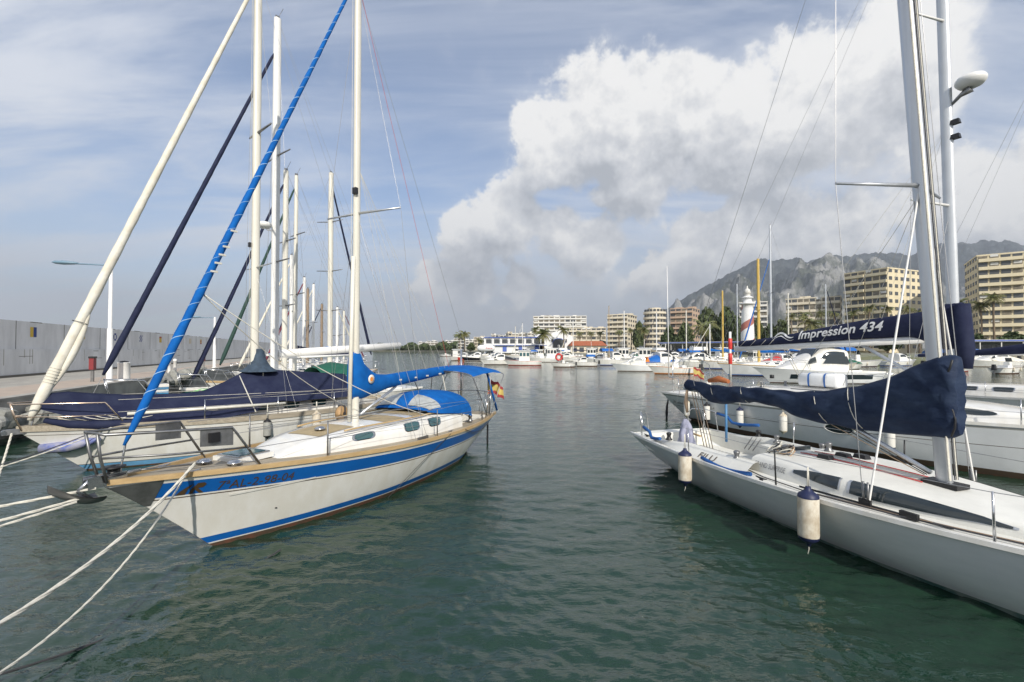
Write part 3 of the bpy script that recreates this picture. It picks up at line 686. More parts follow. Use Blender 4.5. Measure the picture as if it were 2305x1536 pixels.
# ================================================================== the boat with the navy deck tent (left, second)
Bt = thing('sailboat', 'white sailing boat under a navy deck tent with wooden deck and cream furled headsail', 'sailboat')
place(Bt, -4.88, 18.5, -128.8)
HBt = Hull(10.33, 3.32, 1.14, 1.02, 1.22, .9, .78, HB_CL, .05)
HBt.shell(Bt, [(('a', -.55), 1), (('a', -.1), 1), (('a', .03), 2), (('a', .15), 3), (('a', .165), 0), (('f', .1), 0), (('f', .4), 0), (('f', .75), 0), (('s', -.30), 0), (('s', -.145), 3), (('s', -.13), 0), (('s', 0), 0)], [M['gel'], M['brown'], M['ltblue'], M['line']])
HBt.deck(Bt, M['teak'], (.9, 3., .8)); HBt.rail(Bt, M['teak'], .10, .10); HBt.cockpit(Bt, .9, 3., .8, .5, M['gel'])
CB = Cabin(HBt, [(3., 1.1, .40), (4.5, 1.1, .38), (6., .9, .32), (7., .65, .2), (7.6, .4, .01)]); CB.build(Bt, M['gel'])
for x0 in (3.4, 4.3, 5.2):
    for sd_ in (1, -1): CB.window(Bt, rrect(x0, x0+.5, .35, .85), sd_, M['glassT'], M['steel'], .13)
mz = CB.top(5.23); mB = mast_mesh((5.23, 0, mz), (5.23, 0, 14.9), .125, .095).build('mast', M['mastA'], Bt)
spreader(mB, (5.23, 0, 5.6), .95, M['alu'], .05, .1); spreader(mB, (5.23, 0, 9.9), .8, M['dsteel'], .12, .1, .035)
MB().box((5.4, 0, 6.3), (.08, .1, .14)).build('deck_light', M['black'], mB)
for sd_ in (1, -1):
    ch = (4.9, sd_*(HBt.hb(HBt.st(4.9))-.1), 1.1)
    wire(mB, ch, (5.13, sd_*.95, 5.65)); wire(mB, (5.13, sd_*.95, 5.65), (5.13, sd_*.8, 10.)); wire(mB, (5.13, sd_*.8, 10.), (5.23, 0, 14.6)); wire(mB, (4.6, ch[1], 1.1), (5.23, 0, 5.5))
wire(mB, (.1, 0, 1.1), (5.15, 0, 14.8), name='backstay')
for y in (.06, -.06): wire(mB, (5.38, y, 1.6), (5.38, y, 14.5), .006, M['rope'], 'halyard')
f0, f1 = Vector((10.12, 0, 1.35)), Vector((5.36, 0, 14.6))
fb = furl(Bt, f0, f1, .122, .052, M['sail'], lumps=.07, bot=.03)
wire(fb, f0-Vector((0, 0, .3)), f0.lerp(f1, .03), .016, M['steel'], 'forestay')
tl = [f0.lerp(f1, t)+Vector((-.06-.09*math.sin((t-.04)/.16*math.pi), .03, 0)) for t in np.linspace(.05, .20, 9)]
tube('sail_fold', tl, [.02, .05, .07, .08, .085, .08, .07, .05, .02], M['sail'], fb, 8)
for t in (.065, .07, .075, .08, .085, .09, .175):
    c = f0.lerp(f1, t); k = .130 if t < .1 else .150; d = (f1-f0).normalized(); x = d.cross(Vector((0, 1, 0))).normalized(); y = d.cross(x)
    tube('sail_tie', [c+(x*math.cos(a)+y*math.sin(a))*k for a in np.linspace(0, 6.28, 14)], .008, M['rope'] if t < .1 else M['rope2'], fb, 4)
# tent
P = []
TT = [(9.95, 1.95, .22, 1.60), (9.5, 1.98, .34, 1.40), (9.0, 1.90, .55, 1.24), (8.2, 1.80, .80, 1.12), (7.2, 1.76, 1.12, 1.08), (6.6, 1.80, 1.25, 1.10), (6.1, 2.02, 1.34, 1.16), (5.7, 2.24, 1.40, 1.22), (5.45, 2.40, 1.42, 1.42), (5.0, 2.42, 1.45, 1.46), (4.6, 2.34, 1.47, 1.42), (4.0, 2.28, 1.47, 1.40), (3.0, 2.18, 1.44, 1.40), (2.1, 2.10, 1.38, 1.42)]
for i, (X, zr, w, zb_) in enumerate(TT):
    row = []
    for j in range(-10, 11):
        u = abs(j)/10; z = zr+(zb_-zr)*u**1.08; fold = .035*math.sin(X*5.3+u*6)+.025*math.sin(X*11-u*4+i)
        row.append((X+.02*math.sin(u*17+X*3), (1 if j >= 0 else -1)*(w*u*(1+.03*math.sin(X*7+u*3))+fold*u*(1-u)*2), z-.07*math.sin(u*math.pi)*(1+.6*math.sin(X*3.1))+fold*.5*(u > .2)))
    P.append(row)
te = MB().grid(P).build('deck_tent', M['navy'], Bt)
c_ = [(5.23, 2.35, .50), (5.23, 2.55, .26), (5.23, 2.75, .17), (5.23, 2.95, .155)]
MB().lathe([(.55, 2.30), (.34, 2.46), (.22, 2.66), (.16, 2.9), (.155, 3.02)], (5.1, 0, 0), 12).build('mast_collar', mat('faded_blue_canvas', (.05, .08, .12), .8, var=.4, vs=5), te)
for (X, y0, y1, z0, z1) in ((5.75, .1, 1.32, 2.2, 1.45), (5.1, .2, .1, 2.4, 1.5)): tube('tent_strap', [(X, y0+.15, z0), (X, y1+.12, z1-.25)], .016, M['rope'], te, 5)
# other fabric bundles at the bow
tube('bow_bundle', [(9.9, .25, 1.35), (9.5, .42, 1.22), (9.0, .66, 1.16), (8.4, .88, 1.16), (7.9, 1.0, 1.18)], [.06, .10, .11, .09, .04], M['navy'], Bt, 8)
for k in range(5): tube('bow_rope', sag((9.7-.2*k, .2+.1*k, 1.4), (9.0-.25*k, .5+.08*k, 1.3), .08, 6), .011, M['rope'], Bt, 5)
pulpit(Bt, HBt, 8.5, .62, mat('warm_steel', (.70, .55, .42), .25, .9), .0155, .1)
stanchions(HBt, Bt, [7.0, 5.2, 3.4, 1.6], .62, M['steel'], 2, ends=[(.1, .7, 1.65), (8.7, .9, 1.78)], wm_=M['rope'])
tube('spinnaker_pole', [(8.55, 1.03, 1.42), (5.0, 1.62, 1.40)], .04, M['mastA'], Bt, 8)
MB().box((10.3, 0, 1.12), (.5, .14, .12), taper=.9).build('bow_roller', M['dsteel'], Bt)
tube('bow_roller_drum', [(10.52, -.08, 1.12), (10.52, .08, 1.12)], .05, M['steel'], Bt, 10)
tube('windlass', [(9.6, -.1, 1.26), (9.6, .1, 1.26)], .09, M['sail'], Bt, 10)
P = []
tube('bow_cushion', [HBt.pt(1, z, 1)+Vector((.10, .0, 0)) if k < 2 else HBt.pt(1-.022*k, .62+.05*k, 1, .08) for k, z in enumerate((.62, .66, .7, .7, .7, .7))], [.05, .12, .13, .12, .09, .04], mat('faded_violet_cushion', (.10, .14, .42), .7, col2=(.36, .36, .44), vs=4), Bt, 10)
rope('frayed white rope hanging from the tent boat bow into the water', to_world(Bt, (10.4, .12, 1.1)), to_world(Bt, (10.75, 1.2, -.1)), .05, .022)
rope('dark mooring rope sagging from the tent boat bow towards the left edge', to_world(Bt, (8.9, .75, 1.12)), (-12.0, 6.4, .55), .35, .012, M['rope2'])
rope('pale mooring rope sagging under the dark one from the tent boat bow', to_world(Bt, (8.75, .8, 1.12)), (-12.4, 6.0, .35), .35, .013)
p = to_world(Bt, (5.55, 1.72, .98)); fender('grey fender hanging on the hull of the boat with the navy tent', p, .50, .105, .45, M['black'], M['grey'], 'fenders of the left boats')
p = to_world(A, (5.0, -1.42, 1.55)); fender('white fender standing upright behind the mast of the blue striped boat', p, .46, .095, .25, M['fend'], M['fend'], 'fenders of the left boats', False)
t = thing('cushion', 'tan leather cushion lashed to the rail behind the blue boom', 'cushion', to_world(A, (4.35, -1.30, 1.40)), R(-114))
MB().grid([[(.17*math.cos(a)*k_, y, .19*math.sin(a)*k_+.05) for a in np.linspace(0, 2*math.pi, 16)] for y, k_ in ((-.09, .3), (-.08, .85), (-.03, 1), (.03, 1), (.08, .85), (.09, .3))]).build('pad', M['leather'], t)
MB().box((0, 0, .05), (.03, .22, .40)).build('strap', M['rope2'], t)

# ================================================================== the grey-white racing boat (right foreground)
Gt = thing('sailboat', 'low grey white racing sailboat with navy boom cover and name FILU', 'sailboat')
place(Gt, 4.15, 12.17, -73.2)
HG = Hull(9.89, 3.01, .98, .85, .48, .45, .52, HB_RC, .04)
HG.shell(Gt, [(('a', -.55), 1), (('a', -.2), 1), (('a', -.02), 1), (('a', .07), 0), (('f', 0.), 0), (('f', .3), 0), (('f', .6), 0), (('f', .95), 0), (('s', -.2), 0), (('s', -.05), 2), (('s', 0), 2)], [M['hullG'], M['green_af'], M['gel']], 60)
HG.deck(Gt, M['deckG'], (.45, 3.8, .98)); HG.cockpit(Gt, .45, 3.8, .98, .42, M['deckG'], .36)
HG.rail(Gt, M['gel'], .045, .022, 'sheer_moulding')
CG = Cabin(HG, [(3.78, .98, .26), (4.6, 1.02, .29), (5.6, .96, .27), (6.4, .82, .22), (7.4, .58, .13), (8.5, .26, .005)])
CG.build(Gt, M['deckG'], 44)
def tear(x0, x1, f0, f1, n=10):
    up_ = []; lo_ = []
    for i in range(n+1):
        X = x0+(x1-x0)*i/n; a, b_ = f0(X), f1(X); lo_.append((X, a)); up_.append((X, b_))
    return lo_+up_[::-1]
env = lambda X: math.sin(math.pi*min(max((X-4.55)/2.75, 0), 1))**.75
for sd_ in (-1, 1):
    CG.window(Gt, tear(4.66, 5.42, lambda X: .50-.30*env(X), lambda X: .50+.38*env(X)), sd_, M['glass'], M['alu'], .06)
    CG.window(Gt, tear(5.52, 7.2, lambda X: .50-.30*env(X), lambda X: .50+.38*env(X)), sd_, M['glass'], M['alu'], .05)
def cab_text(C, sd_, X0, v0, dirx, hgt): return lambda u, v: C.side(X0+dirx*u, v0+v/hgt, sd_, .006)
lettering('class_name', 'GRAND SURPRISE', .085, cab_text(CG, -1, 3.86, .30, 1, .24), mat('grey_lettering', (.28, .28, .28), .5), Gt, .1)
# cockpit coamings
for sd_ in (1, -1):
    P = []
    for X in np.linspace(1.0, 4.0, 16):
        k = min(1, (X-1.0)/1.2); z = HG.dz(X, 1.0); h = .02+.15*k; y = 1.0
        P.append([(X, sd_*(y+.30*k+.04), z-.025), (X, sd_*(y+.13), z+h*.85), (X, sd_*(y+.07), z+h), (X, sd_*y, z+h), (X, sd_*(y-.02), z-.04)])
    cm = MB().grid(P).build('coaming', M['deckG'], Gt)
    if sd_ < 0:
        def fl(u, v):
            X = 2.75+u*1.25; k = min(1, (X-1.0)/1.2); z = HG.dz(X, 1.0); h = .02+.15*k; a, b_ = Vector((X, -1.34, z-.025)), Vector((X, -1.13, z+h*.85)); p = a.lerp(b_, .22+v/.27); return p+Vector((0, -.006, .010))
        lettering('boat_name', 'FILU', .20, fl, M['line'], cm)
for (X, y) in ((1.55, -1.08), (1.9, 1.1), (2.55, .95), (3.55, -1.06), (4.05, -.45), (4.1, .5), (3.5, 1.08)): winch(Gt, (X, y, (HG.dz(X, y)+.12) if X < 3.8 else CG.top(X, y)), m_=M['black'] if X < 2 else M['dsteel'])
MB().box((2.55, .80, HG.dz(2.5, .8)-.12), (.36, .34, .36), taper=.9).build('winch_pedestal', M['deckG'], Gt)
MB().box((3.84, 0, HG.dz(3.8, 0)+.02), (.05, .7, .62)).build('companionway_hatch', M['glass'], Gt)
for k in range(3): tube('rod', [(2.0+.12*k, .60, .74), (2.2+.12*k, .64, 1.04)], .012, M['dsteel'], Gt, 5)
for k, (x0, x1) in enumerate(((4.5, 6.9), (4.45, 6.7))): pass
for y in (-.18, -.10, .10, .18):
    tube('control_line', [(X, y*(1+.1*math.sin(X)), CG.top(X, y)+.014) for X in np.linspace(4.1, 6.0, 8)], .009, [M['rope'], M['ropeT'], M['rope2'], M['rope'], M['roper']][int(abs(y)*50) % 5], Gt, 5)
for (X, y) in ((4.6, -.2), (4.6, .2), (4.75, .42)): MB().box((X, y, CG.top(X, y)+.035), (.22, .14, .07), taper=.8).build('rope_clutch', M['black'], Gt)
tube('jib_track', [(4.9, -1.12, HG.dz(4.9, 1.1)+.015), (6.8, -.98, HG.dz(6.8, .9)+.015)], .014, M['black'], Gt, 4); tube('jib_track', [(4.9, 1.12, HG.dz(4.9, 1.1)+.015), (6.8, .98, HG.dz(6.8, .9)+.015)], .014, M['black'], Gt, 4)
tube('deck_line', [(3.7, -1.12, HG.dz(3.7, 1.1)+.05), (4.3, -1.22, HG.dz(4.3, 1.2)+.02), (5.2, -1.30, HG.dz(5.2, 1.2)+.03), (6.3, -1.12, HG.dz(6.3, 1.0)+.02), (7.6, -.80, HG.dz(7.6, .7)+.03), (9.2, -.3, HG.dz(9.2, .3)+.03)], .010, M['rope2'], Gt, 5)
tube('deck_line', [(5.3, -1.24, HG.dz(5.2, 1.2)+.03), (6.3, -1.07, HG.dz(6.3, 1.0)+.02), (7.6, -.75, HG.dz(7.6, .7)+.03), (9.2, -.26, HG.dz(9.2, .3)+.03)], .006, M['ropeT'], Gt, 5)
MB().box((6.4, -1.08, HG.dz(6.4, 1.0)+.05), (.20, .05, .08)).build('jib_car', M['black'], Gt); MB().box((7.5, -.79, HG.dz(7.5, .7)+.03), (.18, .05, .05)).build('jib_car', M['dsteel'], Gt)
for (X, y) in ((.55, -1.0), (.85, -1.05), (4.4, -1.36), (.6, 1.0)): cleat(Gt, (X, y, HG.dz(X, y)), 0, M['black'])
# pushpit, stanchions, foam tubes on the rail
for sd_ in (1, -1):
    tube('pushpit_rail', [(.06, sd_*.62, .86), (.0, sd_*.64, 1.30), (.03, sd_*.74, 1.40), (.25, sd_*.98, 1.40), (.5, sd_*1.10, 1.36), (.55, sd_*1.14, .87)], .0135, M['steel'], Gt, 7)
    tube('pushpit_brace', [(.25, sd_*.98, 1.38), (.22, sd_*.95, .87)], .012, M['steel'], Gt, 6)
    for X in (4.75, 7.2, 2.6):
        t_ = HG.st(X); tube('stanchion', [(X, sd_*(HG.hb(t_)-.07), HG.sheer(t_)), (X, sd_*(HG.hb(t_)-.05), HG.sheer(t_)+.56)], [.014, .011], M['black'] if X == 4.75 else M['steel'], Gt, 6)
    tube('lifeline', [(.5, sd_*1.1, 1.36)]+[(X, sd_*(HG.hb(HG.st(X))-.05), HG.sheer(HG.st(X))+.55) for X in (2.6, 4.75, 7.2)]+[(9.3, sd_*.25, 1.50)], .0045, M['wire'], Gt, 4)
    for X0, X1, dz_, s2 in ((3.0, 4.25, .06, -1), (.62, 1.45, .13, -1), (.55, 1.75, .36, 1)):
        if s2 == sd_: tube('rail_pad', [(X, sd_*(HG.hb(HG.st(X))-.08), HG.sheer(HG.st(X))+dz_-.06*math.sin(math.pi*(X-X0)/(X1-X0))+(.12 if X0 < 1 and X < 1 else 0)) for X in np.linspace(X0, X1, 9)], .036, mat('blue_foam', (.012, .09, .30), .7), Gt, 8)
tube('blue_stake', [(1.5, .55, .8), (1.5, .55, 1.75)], .03, mat('steel_blue_paint', (.08, .22, .42), .5), Gt, 6)
# mast and rig
mzG = CG.top(6.16); rk = .055
mG = mast_mesh((6.16, 0, mzG), (6.16-rk*11.5, 0, mzG+11.5), .098, .062, 14).build('mast', M['alu'], Gt)
MB().box((6.16, 0, mzG+.03), (.42, .26, .06)).build('mast_step', M['black'], mG)
def mx(z): return 6.16-rk*(z-mzG)
zs_ = 5.35
for sd_ in (1, -1):
    tip = (mx(zs_)-.40, sd_*1.10, zs_+.06); tube('spreader', [(mx(zs_), sd_*.05, zs_), tip], [.032, .02], M['alu'], mG, 6)
    ch = (5.86, sd_*1.10, HG.dz(5.86, 1.1))
    wire(mG, ch, tip, .0065, M['wire']); wire(mG, tip, (mx(9.6)-.3, sd_*.85, 9.6), .006); wire(mG, (ch[0]+.06, ch[1], ch[2]), (mx(zs_-.12), sd_*.05, zs_-.12), .016, M['mastW'], 'shroud')
    MB().box((5.88, sd_*1.10, ch[2]+.05), (.16, .03, .11)).build('chainplate', M['black'], Gt)
    for k in (0, .06): tube('turnbuckle', [(ch[0]+k, ch[1], ch[2]+.08), (ch[0]+k, ch[1], ch[2]+.34)], .013, M['dsteel'], mG, 6)
for k, (y, m_, r_) in enumerate(((.072, M['rope'], .011), (.09, M['rope2'], .010), (-.075, M['rope'], .011), (-.055, M['rope'], .009), (.03, M['rope2'], .009))):
    wire(mG, (6.16+.10, y, mzG+.1), (mx(12)+.09, y, 12), r_, m_, 'halyard')
wire(mG, (.0, 0, .9), (mx(12.2), 0, 12.2), .005, name='backstay')
MB().box((mx(8.2)+.13, 0, 8.2), (.07, .10, .12)).build('deck_light', M['black'], mG)
MB().box((mx(6.0)+.04, .065, 4.75), (.10, .006, .07)).build('mast_sticker', mat('pink_blue_sticker', (.45, .10, .30), .5), mG)
# boom and cover
bG = tube('boom', [(6.02, 0, 1.86), (.72, 0, 2.03)], .055, M['alu'], Gt, 10)
P = []; nn = 18
SEC = [(6.36, 1.86, 2.84, .10), (6.30, 1.80, 2.92, .17), (6.1, 1.78, 2.90, .20), (5.8, 1.75, 2.76, .21), (5.5, 1.73, 2.60, .21), (5.2, 1.71, 2.48, .20), (4.8, 1.71, 2.37, .19), (4.4, 1.72, 2.29, .18), (4.05, 1.74, 2.24, .17), (3.7, 1.84, 2.22, .155), (3.2, 1.91, 2.22, .145), (2.7, 1.88, 2.21, .14), (2.2, 1.80, 2.19, .135), (1.8, 1.76, 2.18, .125), (1.5, 1.86, 2.20, .115), (1.2, 2.0, 2.22, .10), (.95, 1.98, 2.25, .095), (.82, 1.97, 2.25, .09)]
nn = 30
def sec_at(X): return [smooth_interp(-X, [-a[0] for a in SEC], [a[k] for a in SEC]) for k in (1, 2, 3)]
for i in range(131):
    X = SEC[0][0]+(SEC[-1][0]-SEC[0][0])*i/130; zb_, zt, w = sec_at(X); row = []
    for j in range(nn):
        a = 2*math.pi*j/nn; z = (zb_+zt)/2+(zt-zb_)/2*math.cos(a); th = math.atan2(z-1.95, 6.75-X)
        near = math.exp(-max(0, 6.2-X)/1.1); sd2 = math.copysign(1, math.sin(a))*abs(math.sin(a))**.5
        f_ = near*(.030*math.sin(th*21)+.016*math.sin(th*39+1))+(1-near)*(.020*math.sin(X*7.5+z*9)+.014*math.sin(X*15-z*14)+.012*math.sin(X*4.2+z*23))
        row.append((X+.03*math.cos(a)*(i > 0), (w*abs(math.sin(a))**.8+f_*abs(math.sin(a)))*math.copysign(1, math.sin(a)), z+.012*math.sin(X*11)*(1-near)))
    P.append(row)
cG = MB().grid(P, closeu=True).add(P[0], [tuple(range(nn))]).add(P[-1], [tuple(range(nn))]).build('sail_cover', M['navy2'], Gt)
tube('cover_zip', [(6.30+.06*math.sin(z*7), -.13-.02*math.sin(z*5), z) for z in np.linspace(1.84, 2.86, 10)], .014, M['black'], cG, 5)
for X in (4.9, 4.3, 3.5, 2.6, 1.7, 1.1):
    zt, w = [float(np.interp(-X, [-a[0] for a in SEC], [a[k] for a in SEC])) for k in (2, 3)]; zb_ = float(np.interp(-X, [-a[0] for a in SEC], [a[1] for a in SEC]))
    tube('cover_line', [(X+.25*u, -w*1.10*math.sin(R(20+u*130)), (zb_+zt)/2+(zt-zb_)/2*1.02*math.cos(R(20+u*130))) for u in np.linspace(0, 1, 8)], .006, M['rope'], cG, 4)
tube('boom_vang', [(6.0, 0, mzG+.14), (4.7, 0, 1.84)], .032, M['alu'], Gt, 8)
for k in range(3): tube('vang_tackle', [(5.95, .05-.05*k, mzG+.10), (4.5-.15*k, .04-.04*k, 1.86)], .008, [M['ropeT'], M['rope2'], M['ropeT']][k], Gt, 5)
for k in range(4): tube('mainsheet', [(1.05+.05*k, -.06+.04*k, 1.98), (1.5+.06*k, -.05+.03*k, .58)], .011, [M['ropeT'], M['ropeT'], M['rope'], M['ropeT']][k], Gt, 5)
tube('hanging_line', [(.95, -.12, 2.0), (.93, -.14, 1.7), (.97, -.13, 1.45)], [.03, .05, .03], M['ropeT'], Gt, 7)
for X in (4.8, 3.9): wire(mG, (X, -.05, 2.4), (mx(5.2), -.05, 5.2), .004, M['rope'], 'lazy_jack')
# rope hung on the primary winch
t = thing('coiled_rope', 'tangled coil of pale rope hung over the winch in front of the dark windows', 'rope', to_world(Gt, (3.95, -.45, CG.top(4.05, -.45)+.05)), R(-73))
for k in range(9):
    a0 = random.random()*6; rx, rz_ = random.uniform(.12, .24), random.uniform(.10, .2); ty = random.uniform(-.14, .14)
    tube('rope_loop', [(ty+rx*math.cos(a)*.9, rx*math.sin(a)*.6-.05*random.random(), .04+rz_*math.sin(a+a0*.3)*.7-.04*(k % 3)) for a in np.linspace(0, 6.28, 18)], .011, [M['rope'], M['rope'], M['ropeT'], M['rope2']][k % 4], t, 5)
# jacket thrown over the tiller
t = thing('jacket', 'lavender grey jacket draped over the tiller of the racing boat', 'jacket', to_world(Gt, (1.35, -.45, .80)), R(-73))
P = []
for i in range(10):
    v = i/9; row = []
    for j in range(16):
        a = 2*math.pi*j/16; r_ = (.03+.15*v**.7)*(1+.28*math.sin(3*a+v*3)+.15*math.sin(7*a-v*5)); row.append((.10*v+r_*math.cos(a)*1.3-.05, r_*math.sin(a)*.9, .56*(1-v)+.03*math.sin(5*a)*v))
    P.append(row)
MB().grid(P, closeu=True).build('cloth', M['jacket'], t); MB().tube([(.02, -.06, .42), (.10, -.18, .25), (.16, -.24, .02)], [.05, .06, .05], 8).build('sleeve', M['jacket'], t)
tube('tiller', [(.75, 0, .95), (1.7, -.35, 1.02)], .022, M['wood'], Gt, 6)
p = to_world(Gt, (5.48, -1.63, 1.00)); fender('large stained white fender with navy caps hanging nearest the camera on the racing boat', p, .70, .135, .34, group='stained fenders of the racing boat')
p = to_world(Gt, (2.78, -1.60, .98)); fender('stained white fender with navy caps near the stern of the racing boat', p, .62, .128, .34, group='stained fenders of the racing boat')

# ================================================================== the large cruising yacht behind it
Et = thing('sailboat', 'large white cruising yacht with white lettering along its navy boom cover', 'sailboat')
place(Et, 7.67, 20.31, -62.1)
HE = Hull(13.8, 3.75, 1.34, 1.16, .6, .75, .80, HB_RC, .04)
HE.shell(Et, [(('a', -.55), 1), (('a', -.1), 1), (('a', .03), 2), (('a', .15), 0), (('f', .1), 0), (('f', .45), 0), (('s', -.52), 3), (('s', -.505), 0), (('s', -.2), 0), (('s', -.1), 4), (('s', -.055), 0), (('s', 0), 0)], [M['gel2'], M['brown'], M['line'], M['line'], M['grey']], 50)
HE.deck(Et, M['gel'], (.8, 3.6, 1.15)); HE.rail(Et, M['gel'], .06, .04); HE.cockpit(Et, .8, 3.6, 1.15, .5, M['gel'], .5)
CE = Cabin(HE, [(3.6, 1.32, .46), (5.0, 1.36, .50), (7.5, 1.28, .46), (9.5, 1.08, .36), (11.2, .70, .16), (12.2, .4, .01)]); CE.build(Et, M['gel'], 44)
def oval(x0, x1, v0, v1, n=18): return [((x0+x1)/2+(x1-x0)/2*math.cos(2*math.pi*i/n), (v0+v1)/2+(v1-v0)/2*math.sin(2*math.pi*i/n)) for i in range(n)]
for sd_ in (-1, 1):
    for (x0, x1) in ((4.2, 5.1), (6.4, 7.5), (9.3, 10.2)): CE.window(Et, oval(x0, x1, .36, .80), sd_, M['glass'], M['gel2'], .10)
for sd_ in (-1, 1):
    n = 20; c = (7.1, .70); P = []
    ring = lambda k, off: [HE.pt(HE.st(c[0]+.36*k*math.cos(2*math.pi*i/n), c[1]+.13*k*math.sin(2*math.pi*i/n)), c[1]+.13*k*math.sin(2*math.pi*i/n), sd_, off) for i in range(n)]
    fr = MB().grid([ring(1.18, .002), ring(1.15, .016), ring(1.0, .016), ring(1.0, .006)], closeu=True).build('hull_window', M['gel'], Et)
    MB().add(ring(1., .008)+[HE.pt(HE.st(c[0], c[1]), c[1], sd_, .009)], [(i, (i+1) % n, n) for i in range(n)]).build('pane', M['glass'], fr)
sf = on_hull(HE, -1, .35, -.42, 1); mb = MB()
for k in range(15):      # the faded, unreadable script on the quarter
    u = .12+k*.085; h_ = .16 if k in (1, 9) else .075+.02*(k % 3); mb.add([sf(u, 0), sf(u+.022, 0), sf(u+.05, h_), sf(u+.028, h_)], [(0, 1, 2, 3)], 0, False)
    if k % 2: mb.add([sf(u+.03, h_*.8), sf(u+.03, h_), sf(u+.10, .03), sf(u+.10, .01)], [(0, 1, 2, 3)], 0, False)
mb.build('stern_script', M['line'], Et)
for X in (2.8, 5.6): MB().lathe([(0, 0), (.03, 0), (.03, .012), (0, .014)], n=8).build('through_hull', M['black'], Et, HE.pt(HE.st(X, .8), .8, -1, .006))
for sd_ in (1, -1): tube('coachroof_rail', [(X, sd_*1.0*CE.prm(X)[0]*.86, CE.top(X, CE.prm(X)[0]*.86)+.07) for X in np.linspace(5.4, 8.2, 8)], .013, M['dsteel'], Et, 6)
mzE = CE.top(9.11); mE = mast_mesh((9.11, 0, mzE), (9.11-.012*16, 0, mzE+16), .135, .095, 14).build('mast', mat('silver_mast', (.66, .68, .70), .35, .35, var=.08, vs=2), Et)
spreader(mE, (9.07, 0, 6.9), 1.35, M['mastW'], .06, .35, .03); spreader(mE, (9.03, 0, 12.), 1.1, M['mastW'], .06, .3, .03)
for sd_ in (1, -1):
    ch = (8.7, sd_*1.62, HE.dz(8.7, 1.6)); wire(mE, ch, (8.72, sd_*1.35, 6.96), .006); wire(mE, (8.72, sd_*1.35, 6.96), (8.73, sd_*1.1, 12.06), .006); wire(mE, (8.5, ch[1], ch[2]), (9.07, 0, 6.8), .006)
    wire(mE, (.3, sd_*.9, 1.3), (9.0, 0, 17.4), .005, name='backstay')
wire(mE, (13.4, 0, 1.5), (9.2, 0, 17.), .007, name='forestay')
rd = MB().lathe([(0, -.02), (.16, -.02), (.25, .02), (.31, .10), (.32, .18), (.28, .25), (.16, .28), (0, .285)], n=24).build('radar_dome', M['mastW'], mE, (9.52, 0, 9.95))
lettering('radar_lettering', 'Raymarine', .10, lambda u, v: (.322*math.sin(-2.5+u/.322), -.322*math.cos(-2.5+u/.322), .12+v), M['line'], mE).location = (9.52, 0, 9.95)
MB().tube([(9.02, 0, 9.55), (9.3, 0, 9.8), (9.52, 0, 9.9)], [.03, .05, .12], 8).build('radar_bracket', M['dsteel'], mE)
for z in (9.15, 8.75): MB().box((9.20, 0, z), (.20, .16, .12), taper=.8).build('mast_light', M['black'], mE)
bE = MB().tube([(8.95, 0, 3.30), (2.55, 0, 3.02)], .085, 10, ry=1.3).build('boom', M['mastW'], Et)
P = []
SE = [(9.30, 3.06, 4.25, .12), (9.22, 2.98, 4.28, .2), (9.0, 2.95, 4.28, .21), (8.7, 3.1, 4.12, .20), (8.2, 3.36, 4.04, .18), (7.0, 3.33, 3.92, .17), (5.5, 3.24, 3.68, .15), (4.2, 3.17, 3.46, .13), (3.2, 3.12, 3.36, .12), (2.75, 3.10, 3.33, .10)]
for i in range(41):
    X = SE[0][0]+(SE[-1][0]-SE[0][0])*i/40; zb_, zt, w = [float(np.interp(-X, [-a[0] for a in SE], [a[k] for a in SE])) for k in (1, 2, 3)]
    P.append([(X, w*math.copysign(abs(math.sin(a))**.7, math.sin(a))*(1+.05*math.sin(X*5+a)), (zb_+zt)/2+(zt-zb_)/2*math.cos(a)) for a in np.linspace(0, 2*math.pi, 17)[:-1]])
cE = MB().grid(P, closeu=True).add(P[0], [tuple(range(16))]).add(P[-1], [tuple(range(16))]).build('boom_cover', M['navy'], Et)
def onboom(u, v):
    X = 5.05+u; zb_, zt, w = [float(np.interp(-X, [-a[0] for a in SE], [a[k] for a in SE])) for k in (1, 2, 3)]
    zc = zb_+(zt-zb_)*(.36)+v; q = (zc-(zb_+zt)/2)/((zt-zb_)/2); q = max(-.98, min(.98, q)); a = math.acos(q)
    return (X, -w*abs(math.sin(a))**.7*1.05-.012, zc)
wh = mat('white_lettering', (.75, .75, .75), .6)
lettering('cover_lettering', 'Impression 434', .40, onboom, wh, cE, .25, .008)
sw = MB()
for (dv, th) in ((.0, .075), (-.085, .03)):
    sw.grid([[onboom(-.92+u*.80, .16+dv+.10*math.sin(u*6.0-.4)+e_*th*math.sin(math.pi*min(u+.02, 1))**.6) for e_ in (0, 1)] for u in np.linspace(0, 1, 20)])
sw.build('wave_mark', wh, cE)
for X in (3.1, 3.5, 3.9, 4.2): tube('cover_line', [(X, -.135, 3.36), (X-.25, -.13, 3.12)], .006, M['rope'], cE, 4)
MB().tube([(9.32, -.16, 4.2), (9.36, -.17, 3.0), (9.34, -.16, 2.5)], [.16, .20, .16], 10).build('mast_sail_bag', M['navy'], Et)
tube('boom_vang', [(8.9, 0, mzE+.2), (6.9, 0, 3.15)], .05, M['alu'], Et, 8)
for X in (5.0, 6.2, 7.4): wire(mE, (X, -.1, 3.6), (9.0, -.05, 9.0), .004, M['rope'], 'lazy_jack')
for k in range(2): tube('mainsheet', [(4.4+.1*k, .05, 3.1), (4.9+.1*k, .1, 2.1)], .014, M['rope'], Et, 5)
stanchions(HE, Et, [2.2, 4.4, 6.4, 8.6, 10.6], .62, M['steel'], 2, ends=[(.2, 1.15, 1.85), (13.3, .4, 1.95)])
